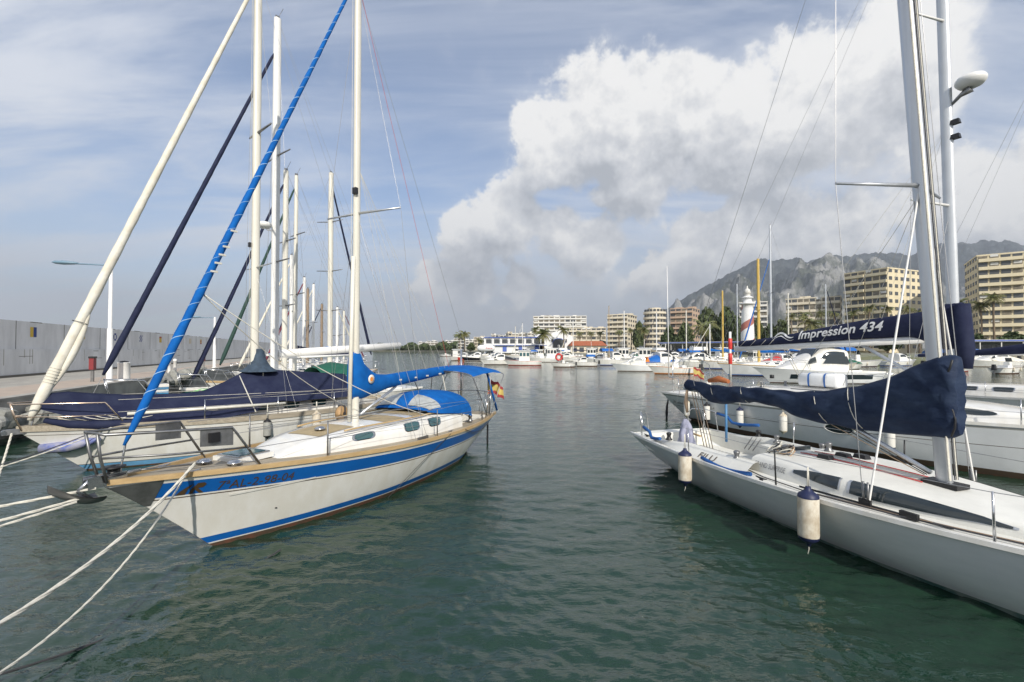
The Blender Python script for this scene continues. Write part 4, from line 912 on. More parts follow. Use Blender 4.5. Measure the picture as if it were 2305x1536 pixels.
for sd_ in (1, -1): tube('pushpit_rail', [(1.0, sd_*1.42, 1.16), (.95, sd_*1.42, 1.80), (.3, sd_*1.25, 1.82), (.05, sd_*.8, 1.82), (.02, sd_*.35, 1.80)], .014, M['steel'], Et, 7)
tube('stern_arch', [(.5, 1.2, 1.2), (.4, 1.15, 2.3), (.4, .6, 2.55), (.4, -.6, 2.55), (.4, -1.15, 2.3), (.5, -1.2, 1.2)], .02, M['steel'], Et, 8)
tube('antenna', [(.25, -1.2, 1.8), (.18, -1.2, 6.6)], [.022, .012], M['mastW'], Et, 6)
tube('wheel_rim', [(1.3, .45*math.cos(a), 1.6+.45*math.sin(a)) for a in np.linspace(0, 6.28, 26)], .016, M['steel'], Et, 6)
MB().box((1.2, 0, 1.3), (.2, .25, .7)).build('steering_pedestal', M['gel'], Et)
tube('folded_cover', [(2.0, -.9, 1.75), (2.4, -.8, 1.85), (2.9, -.9, 1.78)], [.08, .13, .08], mat('rust_cover', (.42, .14, .05), .8, var=.3, vs=6), Et, 8)
tube('stern_line', [(-.02, -.9, 1.1), (-.06, -1.0, .5), (-.08, -1.0, .2), (-.08, -1.0, -.2)], [.012, .05, .06, .015], M['black'], Et, 7)
t = thing('life_raft', 'white life raft canister with two blue straps on the yacht coachroof', 'life raft', to_world(Et, (5.75, 0, CE.top(5.75)+.02)), R(-62.1))
MB().grid([[(x, .34*k_*math.copysign(abs(math.cos(a))**.5, math.cos(a)), .25+.24*k_*math.copysign(abs(math.sin(a))**.5, math.sin(a))) for a in np.linspace(0, 2*math.pi, 25)] for x, k_ in ((-.62, .0), (-.62, .85), (-.56, 1), (.56, 1), (.62, .85), (.62, 0))]).build('canister', M['gel2'], t)
for x in (-.28, .22): MB().grid([[(x+dx, .35*math.copysign(abs(math.cos(a))**.5, math.cos(a)), .25+.25*math.copysign(abs(math.sin(a))**.5, math.sin(a))) for a in np.linspace(0, 2*math.pi, 25)] for dx in (0, .05)]).build('strap', M['blue'], t)
MB().box((0, .3, .0), (1.1, .05, .04)).box((0, -.3, .0), (1.1, .05, .04)).build('cradle', M['steel'], t)
flag('small red and yellow flag at the stern rail of the large yacht', to_world(Et, (1.15, -.75, 2.25)), .5, .34, R(-10), .6, 2., .6)
for X, lab, L_, c_ in ((1.55, 'white fender nearest the stern of the large yacht', .62, M['fend']), (2.6, 'white fender with black base, second from the yacht stern', .66, M['black']), (4.05, 'white fender with navy cap hung on pink cord from the large yacht', .62, M['fendB']), (5.6, 'plain white fender left of the dark hull window of the large yacht', .58, M['fend']), (8.35, 'white fender with navy cap beside the racing boat mast', .60, M['fendB'])):
    t_ = HE.st(X); p = HE.pt(t_, 1.05, -1, .12); fender(lab, to_world(Et, (p.x, p.y, .96)), L_, .115, .35, c_, mat('clean_fender', (.80, .78, .72), .5, var=.1, vs=6), 'fenders of the large yacht', False)
tube('winch_group', [(4.6, -.9, 2.0), (4.6, -.9, 2.12)], .07, M['black'], Et, 10)
for (X, y) in ((4.1, -.7), (4.1, .7), (3.3, -1.3), (3.3, 1.3)): winch(Et, (X, y, CE.top(X, y) if X > 3.6 else HE.dz(X, y)+.05))

# ================================================================== other sailing boats along the left quay and across the basin
def gsail(label, mp, head, L, top, furlm=None, mastm=None, cover=None, hull=None, band=None, boomr=.07, boom_l=None, boom_z=(2.6, 2.7), spr=(), group='sailing boats moored along the left quay', furl_z=1.7, masth_r=.10, cabin=True, B=None, bow_plain=False, furl_top=.93):
    t = thing('sailboat', label, 'sailboat', (0, 0, 0), R(head), group)
    hd = Vector((math.cos(R(head)), math.sin(R(head)), 0)); X = .56*L; t.location = Vector((mp[0], mp[1], 0))-hd*X
    H = Hull(L, B or L*.32, 1.05+.035*L, .8+.03*L, L*.12, L*.06, .75, HB_RC if L > 9.8 else HB_CL)
    H.shell(t, [(('a', -.55), 1), (('a', 0.0), 1), (('a', .08), 2), (('a', .18), 0), (('f', .3), 0), (('f', .7), 0), (('s', -.34), 2 if band else 0), (('s', -.1), 0), (('s', 0), 0)], [hull or M['gel'], M['brown'], band or M['blue']], 24)
    H.deck(t, M['gel'], (.08*L, .27*L, .28*L*.3), 24); H.rail(t, M['wood'] if random.random() < .5 else M['gel'], .05, .05); H.cockpit(t, .08*L, .27*L, .28*L*.3, .45, M['gel'])
    C = Cabin(H, [(.27*L, .11*L, .40), (.45*L, .112*L, .42), (.6*L, .095*L, .34), (.72*L, .06*L, .14), (.78*L, .04*L, .01)]); C.build(t, M['gel'], 20)
    for sd_ in (1, -1):
        for f_ in (.31, .40, .49): C.window(t, rrect(f_*L, (f_+.055)*L, .4, .85), sd_, M['glass'], M['steel'], .12)
    z0 = C.top(X); mm = mastm or M['mastA']; m_ = mast_mesh((X, 0, z0), (X, 0, top), masth_r*1.25, masth_r).build('mast', mm, t)
    for k in (spr or (.5,)):
        spreader(m_, (X, 0, z0+(top-z0)*k), L*.085, M['dsteel'], .05, .1, .03)
    for sd_ in (1, -1):
        y = sd_*(H.hb(H.st(X-.3))-.1); k = (spr or (.5,))[0]; zt = z0+(top-z0)*k
        wire(m_, (X-.3, y, H.dz(X-.3, y)), (X-.1, sd_*L*.085, zt+.05), .007); wire(m_, (X-.1, sd_*L*.085, zt+.05), (X, 0, top-.1), .007)
    wire(m_, (.1, 0, H.zs), (X, 0, top), .006, name='backstay')
    MB().box((X, 0, top+.06), (.16, .05, .12)).tube([(X, 0, top), (X-.2, .05, top+.5)], .01, 4).build('masthead_unit', M['dsteel'], m_)
    bl = boom_l or .42*L
    bo = tube('boom', [(X-.12, 0, boom_z[0]), (X-bl, 0, boom_z[1])], boomr, mm if boomr > .1 else M['mastW'], t, 10)
    if cover:
        P = []
        for i in range(13):
            u = i/12; hh_ = .55*(1-u)**2+.16; xx = X-.08-u*(bl-.2); zc = boom_z[0]+(boom_z[1]-boom_z[0])*u
            P.append([(xx, .13*math.sin(a)*(1+.1*math.sin(i*2+a)), zc-.06+hh_*(.5+.5*math.cos(a))) for a in np.linspace(0, 6.283, 11)[:-1]])
        MB().grid(P, closeu=True).add(P[0], [tuple(range(10))]).add(P[-1], [tuple(range(10))]).build('sail_cover', cover, t)
    wire(m_, (X-bl, 0, boom_z[1]), (X-.05, 0, top-.05), .005, name='topping_lift')
    fs0, fs1 = Vector((L-.35 if L != 11.5 or head < -100 and top < 16 else L+.35, 0, H.zb+.1)), Vector((X+.12, 0, z0+(top-z0)*furl_top))
    if furlm: furl(t, fs0.lerp(fs1, max(.02, (furl_z-fs0.z)/(fs1.z-fs0.z))), fs1, .10, .05, furlm, lumps=.06)
    wire(m_, fs0, fs1, .008, name='forestay')
    pulpit(t, H, L-1.25, .6, M['steel'], .016, .05, mid=False)
    stanchions(H, t, [L*.2, L*.4, L*.62], .6, M['steel'], 2, ends=[(.1, H.hb(.01)*.8, H.zs+.6), (L-1.1, .55, H.zb+.6)])
    for sd_ in (1, -1): tube('pushpit_rail', [(.09*L, sd_*H.hb(.1)*.95, H.zs), (.09*L, sd_*H.hb(.1)*.95, H.zs+.6), (.05, sd_*H.hb(0)*.8, H.zs+.62), (0, 0, H.zs+.62)], .015, M['steel'], t, 6)
    return t, H, C, X
hd = -128.8
t, H, C, X = gsail('white sailing boat behind the tent boat, tall white mast and thick white boom', (-9.5, 18.2), hd, 11.5, 16.4, M['navy'], M['mastW'], None, boomr=.17, boom_l=6.1, boom_z=(2.82, 3.2), spr=(.33, .62), furl_z=2.2, masth_r=.125, furl_top=.90)
MB().lathe([(0, -.1), (.2, -.1), (.27, 0), (.25, .1), (0, .15)], n=14).build('radar_dome', M['mastW'], t, (X+.42, 0, 7.9)); MB().box((X+.2, 0, 7.75), (.3, .06, .06)).build('radar_bracket', M['steel'], t)
Cboat = t
bx_ = thing('cool_box', 'blue and white striped cool box on the bow of the boat behind the tent', 'cool box', to_world(t, (10.25, .35, 1.47)), R(hd)); MB().box((0, 0, .10), (.42, .34, .10)).box((0, 0, .26), (.42, .34, .08)).build('box', mat('cool_box_blue', (.05, .22, .40), .5), bx_); MB().box((0, 0, .18), (.42, .34, .06)).box((0, 0, .35), (.44, .36, .10)).build('lid', M['gel'], bx_); MB().box((0, 0, .025), (.4, .32, .05)).build('base', M['gel'], bx_)
nt_ = thing('fishing_net', 'bright green net bundled on the side deck behind the navy tent', 'net', to_world(t, (8.2, .85, 1.42)), R(hd))
for k in range(26):
    c = Vector((random.uniform(-1.5, 1.1), random.uniform(-.25, .3), random.uniform(0, .12))); r_ = random.uniform(.12, .35); a0 = random.random()*6
    tube('net_strand', [c+Vector((r_*1.6*math.cos(a), r_*.7*math.sin(a), .07*math.sin(2*a+a0)+.05)) for a in np.linspace(a0, a0+5, 9)], .012, M['ropeg'], nt_, 4)
t, H, C, X = gsail('white sailing boat with a dark green stripe and green cockpit tent', (-11, 22), hd, 9.6, 11.7, M['navy'], M['mastA'], None, band=M['greenh'], spr=(.35, .66), masth_r=.105, boomr=.06)
MB().grid([[(x_, w*math.cos(a), 1.35+h_*math.sin(a)**.8) for a in np.linspace(0, math.pi, 9)] for x_, w, h_ in ((4.0, 1.1, .75), (3.0, 1.25, 1.0), (2.0, 1.25, .85), (1.3, 1.2, .55))]).build('cockpit_tent', M['greenc'], t)
gsail('sailing boat with a dark green furled headsail, third behind the navy tent', (-12.4, 26), hd, 10, 13, M['dgreen'], M['mastA'], M['navy'], spr=(.4, .7), furl_z=2.2, masth_r=.09)
gsail('sailing boat moored stern to the quay with black furled headsail slanting right', (-12, 30), 72, 12, 14.7, M['navy'], M['mastA'], M['blue'], band=mat('navy_stripe', (.01, .015, .06), .4), spr=(.3, .5, .75), masth_r=.15, furl_z=2.6)
random.seed(5)
for (px, yt, Y, hh_, fm, mm, cv, lab) in ((655, 575, 36, hd, M['sail'], M['mastW'], M['navy'], 'with cream furled headsail and navy boom cover'), (684, 625, 44, hd, M['maroon'], M['mastW'], None, 'with maroon furled headsail'), (692, 650, 49, 60, None, mat('brown_spar', (.30, .22, .15), .5, var=.2), M['blue'], 'with varnished mast and blue sail cover'), (705, 640, 54, hd, M['sail'], M['mastW'], M['greenc'], 'with green boom cover'),
        (724, 685, 60, hd, M['navy'], mat('brown_spar', (.30, .22, .15), .5), None, 'with brown wooden mast'), (759, 692, 46, 62, M['sail'], M['mastW'], M['navy'], 'with slim white mast just left of the blue boat mast'), (774, 700, 70, 60, M['maroon'], M['mastA'], M['navy'], 'with cream mast, farthest along the quay'), (666, 640, 66, hd, M['navy'], M['mastW'], M['canvas'], 'with bright blue boom cover far along the quay')):
    p = at(px, 787, Y); zt = at(px, yt, Y).z
    gsail('small white sailing boat '+lab, (p.x, p.y), hh_+random.uniform(-4, 4), 8.4+random.random()*1.6, zt, fm, mm, cv, masth_r=.09+Y*.0008, spr=(.5,))
# yacht beyond the large cruising yacht
t, H, C, X = gsail('white yacht with navy boom cover partly hidden beyond the large cruising yacht', (20.6, 16.6), -66, 11.5, 15.5, None, M['mastW'], M['navy'], boom_z=(2.9, 2.7), group='yachts beyond the large cruising yacht')
dn = thing('covered_dinghy', 'rounded dinghy under a navy cover with white strap on deck at right', 'dinghy', to_world(t, (8.6, -.1, 1.72)), R(-66))
MB().grid([[(x_, w*math.cos(a), h_*math.sin(a)**.7) for a in np.linspace(0, math.pi, 11)] for x_, w, h_ in ((-1.1, .25, .30), (-1.0, .62, .56), (-.4, .74, .66), (.4, .72, .60), (.95, .5, .42), (1.2, .15, .22))]).build('cover', M['navy'], dn)
MB().grid([[(x_, .75*math.cos(a), .672*math.sin(a)**.7) for a in np.linspace(0, math.pi, 11)] for x_ in (-.42, -.34)]).build('strap', M['mastW'], dn)

# ------------------------------------------------------------------ quay furniture and wall
wd = thing('harbour_wall', 'long whitewashed harbour wall with painted signal flags at left', 'wall')
MB().prism([qp(-14, -9.6, 0)[:2], qp(-14, -8.8, 0)[:2], qp(190, -8.8, 0)[:2], qp(190, -9.6, 0)[:2]], 1.28, 4.82).build('wall', M['wallw'], wd)
MB().prism([qp(-14, -8.8, 0)[:2], qp(-14, -8.62, 0)[:2], qp(190, -8.62, 0)[:2], qp(190, -8.8, 0)[:2]], 1.28, 3.02).build('wall_base', M['wallw'], wd)
MB().prism([qp(-14, -8.62, 0)[:2], qp(-14, -8.55, 0)[:2], qp(190, -8.55, 0)[:2], qp(190, -8.62, 0)[:2]], 1.28, 1.42).build('plinth', M['stain'], wd)
for k in range(34):
    d = random.uniform(-4, 60); z = 3.02-random.random()**2*1.2; w = random.uniform(.2, 1.4)
    MB().prism([qp(d, -8.62, 0)[:2], qp(d, -8.612, 0)[:2], qp(d+w, -8.612, 0)[:2], qp(d+w, -8.62, 0)[:2]], z-.02-.03*random.random(), z).build('crack', M['stain'], wd)
for k in range(14):
    d = -3+k*5.2; MB().prism([qp(d, -8.8, 0)[:2], qp(d, -8.793, 0)[:2], qp(d+.05, -8.793, 0)[:2], qp(d+.05, -8.8, 0)[:2]], 3.02, 4.82).build('panel_joint', M['stain'], wd)
    for q_ in range(3): u = d+random.uniform(.3, 4.8); w = random.uniform(.03, .09); MB().prism([qp(u, -8.62, 0)[:2], qp(u, -8.613, 0)[:2], qp(u+w, -8.613, 0)[:2], qp(u+w, -8.62, 0)[:2]], 3.0-random.uniform(.3, 1.3), 3.01).build('rust_streak', mat('pale_wall_streak', (.42, .40, .36), .9), wd)
    MB().prism([qp(d+1.4, -9.0, 0)[:2], qp(d+1.4, -8.785, 0)[:2], qp(d+2.6, -8.785, 0)[:2], qp(d+2.6, -9.0, 0)[:2]], 4.78, 4.826).build('chipped_edge', M['stain'], wd)
fb_, fy_, fr_, fw_ = mat('flag_blue', (.03, .06, .22), .8), mat('flag_yellow', (.62, .42, .06), .8), mat('flag_red', (.40, .08, .06), .8), mat('flag_white', (.62, .62, .62), .8)
def wall_d(px):
    k = (px-1152)/1024; n = -8.79; return ((Q0.x+QN.x*n)-k*(Q0.y+QN.y*n))/(k*QD.y-QD.x)
for px, z, pat in ((75, 4.15, 'kk'), (186, 4.15, 'di'), (259, 4.12, 'xx'), (317, 4.1, 'ch'), (361, 4.1, 'or'), (428, 4.1, 'yy'), (452, 4.1, 'rr')):
    d = wall_d(px); mb = MB(); n = 4
    for i in range(n):
        for j in range(n):
            k = {'kk': 1 if i < 2 else 0, 'di': 1 if i+j > 3 else 0, 'xx': 3 if i == j or i+j == 3 else 0, 'ch': 0 if (i+j) % 2 else 3, 'or': 1 if j > 0 else 2, 'yy': 1 if (i in (0, 3)) else 3, 'rr': 2 if j % 2 else 1}[pat]
            a = d-.33+.165*i; z0 = z+.33-.165*j
            mb.add([qp(a, -8.793, z0), qp(a+.165, -8.793, z0), qp(a+.165, -8.793, z0-.165), qp(a, -8.793, z0-.165)], [(0, 1, 2, 3)], k, False)
    mb.build('painted_flag', [fb_, fy_, fr_, fw_], wd)
def lamp(label, d, n, h, s_=1.):
    p = qp(d, n, 1.28); t = thing('street_lamp', label, 'street lamp', p, 0, 'street lamps on the quay')
    MB().lathe([(.2, 0), (.2, .05), (.13, .08), (.125, h*.45), (.09, h*.46), (.08, h), (0, h)], n=12).build('post', M['mastW'], t)
    a = Vector((-.95, -.3, 0)).normalized(); e = Vector((0, 0, h-.05))
    tube('arm', [e, e+a*1.5*s_], .035, M['lamp'], t, 6)
    c = e+a*2.0*s_; MB().grid([[c+a*x_*s_+Vector((-a.y, a.x, 0))*w*math.cos(b_)+Vector((0, 0, hh_*math.sin(b_)+.03)) for b_ in np.linspace(0, 6.283, 13)[:-1]] for x_, w, hh_ in ((-.6, .04, .04), (-.4, .13, .08), (0, .2, .11), (.35, .15, .08), (.5, .02, .01))], closeu=True).build('lamp_head', M['lamp'], t)
lamp('near street lamp with white post and blue grey lamp head', 9.9, -.9, 6.2); lamp('far smaller street lamp seen beyond the blue furled sail', 30, -.9, 4.75, .8)
p = qp(11.3, -.8, 1.28); t = thing('litter_bin', 'white cylindrical litter bin with black lid beside the near lamp post', 'litter bin', p)
MB().lathe([(.28, 0), (.28, .95), (.30, .97), (.30, 1.0), (0, 1.0)], n=16).build('drum', M['mastW'], t); MB().lathe([(.2, 1.0), (.2, 1.06), (0, 1.1)], n=12).build('lid', M['black'], t)
for k, d in enumerate((18.5, 19.6)):
    t = thing('bollard', ['left', 'right'][k]+' one of two short white posts beyond the litter bin', 'bollard', qp(d, -.9, 1.28), 0, 'white quay posts'); MB().lathe([(.11, 0), (.11, .85), (.13, .86), (.13, .98), (.06, 1.04), (0, 1.05)], n=12).build('post', M['mastW'], t); MB().lathe([(.15, 0), (.15, .06), (.11, .07)], n=12).build('base', M['dsteel'], t)
for k, (d, n) in enumerate(((10.6, -1.9), (31, -2.))):
    t = thing('hose_cabinet', ['red fire hose cabinet by the wall behind the near lamp', 'red fire hose cabinet by the far lamp post'][k], 'hose cabinet', qp(d, n, 1.28), R(-70), 'red hose cabinets')
    MB().box((0, 0, .95), (.3, .2, .6)).build('cabinet', mat('dark_red_paint', (.22, .025, .03), .5), t); MB().box((0, 0, .3), (.12, .12, .6)).build('post', M['dsteel'], t); MB().box((0, 0, 1.3), (.34, .24, .10)).build('hood', M['black'], t)
random.seed(3)
def boulder(label, p, s_):
    r_ = np.random.default_rng(int(abs(p[0]*100))); bm = bmesh.new(); bmesh.ops.create_icosphere(bm, subdivisions=3, radius=1)
    dirs = r_.normal(size=(9, 3)); dirs /= np.linalg.norm(dirs, axis=1)[:, None]
    for v in bm.verts:
        k = min([1.]+[(.62+.25*r_.random()*0)/max(.01, v.co.dot(Vector(q_))) for q_ in dirs]); v.co *= k*(1+.03*math.sin(v.co.x*9+v.co.y*7)); v.co = Vector((v.co.x*s_[0], v.co.y*s_[1], v.co.z*s_[2]))
    me = bpy.data.meshes.new('boulder'); bm.to_mesh(me); bm.free(); me.materials.append(M['rock'])
    tag(link('boulder', me, None, p, random.random()*6), label, 'boulder', 'grey boulders on the quay edge')
for k in range(9): boulder(['leftmost', 'second', 'third', 'fourth', 'middle', 'sixth', 'seventh', 'eighth', 'rightmost'][k]+' grey boulder from the left in the pile behind the navy tent', qp(12.2+k*.85+random.uniform(-.2, .2), .35+random.uniform(-.3, .4), .95+random.uniform(-.1, .45)), (random.uniform(.5, .75), random.uniform(.45, .7), random.uniform(.4, .6)))
for k in range(4): boulder(['nearest', 'second nearest', 'third nearest', 'farthest'][k]+' grey boulder of the pile at the left quay corner', qp(-1.2+k*.9, .5+random.uniform(-.2, .2), .5+.2*(k % 2)), (random.uniform(.5, .7), random.uniform(.45, .6), random.uniform(.4, .6)))

# ================================================================== motor boats in the far basin
def motorboat(label, px, py, L, head, style='cruiser', hullm=None, topm=None, glass=None, extra=None, group='motor boats in the far basin'):
    p = wl(px, py); t = thing('motorboat', label, 'boat', (p.x, p.y, 0), R(head), group)
    B = L*.33; H = Hull(L, B, .55+.075*L, .42+.05*L, L*.14, .05, .82, HB_RC, .02, .8)
    H.shell(t, [(('a', -.4), 1), (('a', .06), 2), (('a', .14), 0), (('f', .3), 0), (('f', .7), 0), (('s', -.2), 0), (('s', -.05), 2), (('s', 0), 0)], [hullm or M['gel'], M['brown'], topm or M['line']], 20)
    H.deck(t, M['gel'], (.06*L, .36*L, B*.36), 20); H.cockpit(t, .06*L, .36*L, B*.36, .5, M['gel'])
    g_ = glass or M['glass']
    if style in ('cruiser', 'fly', 'blue'):
        C = Cabin(H, [(.34*L, B*.40, .16*L), (.46*L, B*.41, .165*L), (.56*L, B*.38, .13*L), (.70*L, B*.30, .05*L), (.82*L, B*.15, .01)]); C.build(t, M['gel'], 18)
        for sd_ in (1, -1):
            C.window(t, [(.36*L, .45), (.50*L, .45), (.555*L, .52), (.50*L, .92), (.36*L, .92)], sd_, g_, M['gel'], .06); C.window(t, [(.57*L, .35), (.64*L, .35), (.62*L, .8), (.575*L, .85)], sd_, g_, M['gel'], .1)
        ws = [(.555*L, .36*B, .10*L), (.52*L, .36*B, .155*L)]; z = H.dz(.55*L, 0)
        MB().grid([[(x_, y, z+h_) for y in np.linspace(-w, w, 7)] for x_, w, h_ in ((.60*L, .33*B, .105*L), (.545*L, .35*B, .165*L))]).build('windscreen', g_, t)
        if style == 'fly':
            MB().box((.42*L, 0, H.dz(.42*L, 0)+.24*L), (.26*L, B*.7, .06*L), taper=.9).build('flybridge', M['gel'], t); tube('radar_arch', [(.33*L, B*.36, H.dz(.3*L, 0)+.2*L), (.30*L, B*.3, H.dz(.3*L, 0)+.36*L), (.30*L, -B*.3, H.dz(.3*L, 0)+.36*L), (.33*L, -B*.36, H.dz(.3*L, 0)+.2*L)], .07, M['gel'], t, 6)
    if style == 'house':
        MB().box((.45*L, 0, H.dz(.4*L, 0)+.13*L), (.28*L, B*.62, .26*L), taper=.92).build('wheelhouse', M['gel'], t); z = H.dz(.4*L, 0)+.17*L
        for x_ in (.36, .45, .54):
            for sd_ in (1, -1): MB().box((x_*L, sd_*B*.298, z), (.065*L, .06, .09*L)).build('window', g_, t)
        for y in (-.2, 0, .2): MB().box((.315*L, y*B, z), (.06, .16*B, .1*L)).build('window', g_, t)
        MB().box((.45*L, 0, H.dz(.4*L, 0)+.265*L), (.34*L, B*.70, .02*L)).build('wheelhouse_roof', M['gel2'], t); tube('light_mast', [(.45*L, 0, H.dz(.4*L, 0)+.27*L), (.45*L, 0, H.dz(.4*L, 0)+.48*L)], .04, M['mastW'], t, 6)
    if style in ('open', 'blue'):
        if style == 'open':
            MB().box((.45*L, 0, H.dz(.45*L, 0)+.05*L), (.10*L, B*.34, .13*L), taper=.8).build('console', M['gel'], t); MB().plate([(.50*L, -B*.16, H.dz(.5*L, 0)+.11*L), (.50*L, B*.16, H.dz(.5*L, 0)+.11*L), (.47*L, B*.15, H.dz(.5*L, 0)+.19*L), (.47*L, -B*.15, H.dz(.5*L, 0)+.19*L)], .02).build('windscreen', g_, t)
            MB().box((.30*L, 0, H.dz(.3*L, 0)+.01), (.08*L, B*.5, .09*L)).build('seat', M['gel2'], t)
        om = MB().box((-.05*L, 0, .62*H.zs+.12*L*.5), (.075*L, .06*L, .12*L), taper=.75).build('outboard_motor', M['black'], t); MB().box((-.05*L, 0, .05), (.035*L, .025*L, .7)).build('outboard_leg', M['dsteel'], om)
    if style == 'blue' or extra == 'bimini':
        z = H.dz(.25*L, 0); bm_ = MB().grid([[(x_*L, B*.38*math.cos(a), z+.19*L+.07*L*math.sin(a)) for a in np.linspace(0, math.pi, 9)] for x_ in (.08, .22, .36)]).build('bimini', M['blue'], t)
        for x_ in (.09, .35):
            for sd_ in (1, -1): tube('bimini_pole', [(x_*L, sd_*B*.38, z-.05), (x_*L, sd_*B*.38, z+.19*L)], .025, M['steel'], bm_, 5)
    if extra == 'cover': MB().grid([[(x_*L, B*.40*math.cos(a), H.dz(x_*L, 0)+.02+h_*L*math.sin(a)**.8) for a in np.linspace(0, math.pi, 9)] for x_, h_ in ((.02, .03), (.15, .08), (.35, .13), (.5, .11), (.62, .03))]).build('boat_cover', topm if topm else M['navy'], t)
    if extra == 'orange': MB().plate([(.20*L, -B*.42, H.dz(.2*L, 0)+.06*L), (.35*L, -B*.42, H.dz(.3*L, 0)+.06*L), (.34*L, -B*.38, H.dz(.3*L, 0)+.16*L), (.24*L, -B*.38, H.dz(.2*L, 0)+.16*L)], .04).plate([(.24*L, -B*.38, H.dz(.2*L, 0)+.16*L), (.34*L, -B*.38, H.dz(.3*L, 0)+.16*L), (.34*L, B*.38, H.dz(.3*L, 0)+.16*L), (.24*L, B*.38, H.dz(.2*L, 0)+.16*L)], .04).build('cockpit_canopy', M['orange'], t)
    tube('bow_rail', [(.62*L, B*.38, H.dz(.62*L, 0)), (.64*L, B*.38, H.dz(.6*L, 0)+.07*L), (.9*L, B*.16, H.zb+.075*L), (.98*L, 0, H.zb+.075*L), (.9*L, -B*.16, H.zb+.075*L), (.64*L, -B*.38, H.dz(.6*L, 0)+.07*L), (.62*L, -B*.38, H.dz(.62*L, 0))], .02, M['steel'], t, 5)
    for X_ in (.3, .6): MB().lathe([(0, 0), (.1, .03), (.11, .45), (.05, .52), (0, .52)], (0, 0, 0), 8).build('side_fender', M['fend'], t, H.pt(X_, .3, -1, .12))
    return t
motorboat('tiny white inflatable with black motor, leftmost of the far boats', 1016, 803, 6, 160, 'open')
motorboat('white cabin boat left of the red and yellow speedboat', 1042, 811, 8, 250, 'house')
motorboat('speedboat with red and yellow bands in the far basin', 1072, 812, 7.5, 170, 'cruiser', M['red'], M['yellow'])
motorboat('black hulled speedboat right of the red and yellow one', 1106, 813, 8, 185, 'cruiser', M['black'], M['gel'])
motorboat('white flybridge cruiser behind the black speedboat', 1130, 807, 9.5, 200, 'fly')
motorboat('white cruiser with black hull band and navy cockpit cover', 1162, 821, 7.5, 195, 'cruiser', M['gel'], M['black'], extra='cover')
motorboat('long low white workboat with teal windows beside the red life ring', 1219, 823, 7.2, 180, 'house', M['gel'], M['red'], M['glassT'])
motorboat('small open white motorboat pointing left in front of the red life ring', 1294, 827, 4.2, 172, 'open')
motorboat('white motorboat with blue bimini and black outboard', 1345, 825, 5.4, 172, 'blue')
motorboat('large white cruiser with bright orange canopy', 1490, 836, 7.0, 175, 'cruiser', M['gel2'], M['gel'], M['vinyl'], 'orange')
motorboat('low white boat with orange rubbing strake left of the red posts', 1572, 842, 6.2, 178, 'open', M['gel'], M['orange'])
p = wl(1395, 823); gsail('little white fishing sailboat with thin wooden mast in the far basin', (p.x-2, p.y), 178, 6.5, at(1374, 690, p.y).z, None, M['wood'], None, group='sailing boats in the far basin', boom_l=.01, boomr=.02, masth_r=.05)
p = wl(1700, 846); gsail('grey white ketch with blue sail covers and yellow mast in the middle basin', (at(1708, 787, 52).x, 52), 176, 10.5, at(1708, 583, 52).z, None, M['yellow'], M['canvas'], hull=M['gel2'], group='sailing boats in the far basin', boom_l=3.4, masth_r=.13)
gsail('white sailing boat with short yellow mast left of the striped lighthouse', (at(1627, 787, 70).x, 70), 176, 8.5, at(1627, 655, 70).z, None, M['yellow'], M['canvas'], group='sailing boats in the far basin', masth_r=.11)
gsail('white sailing boat with tall grey mast right of the lighthouse', (at(1736, 787, 58).x, 58), 176, 10, at(1732, 508, 58).z, M['blue'], M['alu'], M['navy'], group='sailing boats in the far basin', masth_r=.11, furl_top=.75)
t = motorboat('motor yacht with long black hull windows behind the life raft', 1985, 862, 11.5, 178, 'fly', M['gel2'], M['gel2'])
HY = Hull(11.5, 11.5*.33, .55+.075*11.5, .42+.05*11.5, 11.5*.14, .05, .82, HB_RC, .02, .8)
for sd_ in (1, -1): MB().grid([[HY.pt(HY.st(X, z), z, sd_, .02) for X in np.linspace(2.0, 8.6, 14)] for z in (.42, .62, .82)]).build('hull_window', M['glass'], t)
for sd_ in (1, -1): MB().plate([(3.9, sd_*1.62, 1.75), (6.1, sd_*1.56, 1.8), (5.7, sd_*1.48, 2.4), (4.1, sd_*1.52, 2.4)], .03 if sd_ < 0 else -.03).build('saloon_window', M['glass'], t)
motorboat('white motorboat with raised outboard at the far right', 2240, 842, 6, 20, 'open'); motorboat('white covered motorboat on the far side at right', 2300, 826, 9, 175, 'cruiser', extra='cover', topm=M['sail'])
random.seed(11)
DESC = ['white cruiser', 'white wheelhouse boat', 'white open boat', 'white flybridge boat', 'white boat with blue bimini']
ST = ['cruiser', 'house', 'open', 'fly', 'blue']
for k, px in enumerate((1135, 1185, 1240, 1285, 1325, 1362, 1418, 1452, 1500, 1538, 1590, 1640, 1668, 1760, 1820, 2210)):
    s_ = k % 5; where = ['behind the club front', 'left of the round tower', 'below the cream block', 'near the red roofed shops', 'below the palm trees', 'in the back row at the centre', 'beside the fishing sailboat', 'behind the orange canopy', 'behind the tall white pole', 'in front of the blue fascia', 'behind the red posts', 'left of the yellow mast', 'under the lighthouse', 'right of the lighthouse', 'below the yellow block', 'by the quay at far right'][k]
    motorboat(DESC[s_]+' in the back row '+where, px+20, random.uniform(811, 818) if px < 1500 else random.uniform(814, 822), random.uniform(7, 10), random.choice((172, 8, 178, 190)), ST[s_], topm=random.choice((M['line'], M['blue'], M['red'], M['gel'])), group='back row of motor boats')
random.seed(21)
MORE = [(1165, 808), (1210, 812), (1262, 810), (1300, 814), (1338, 811), (1385, 815), (1412, 829), (1440, 812), (1470, 820), (1515, 823), (1556, 817), (1600, 828), (1640, 824), (1690, 830), (1745, 822), (1795, 834), (1850, 826), (1905, 832), (1960, 824), (2060, 838), (2180, 822), (2265, 818)]
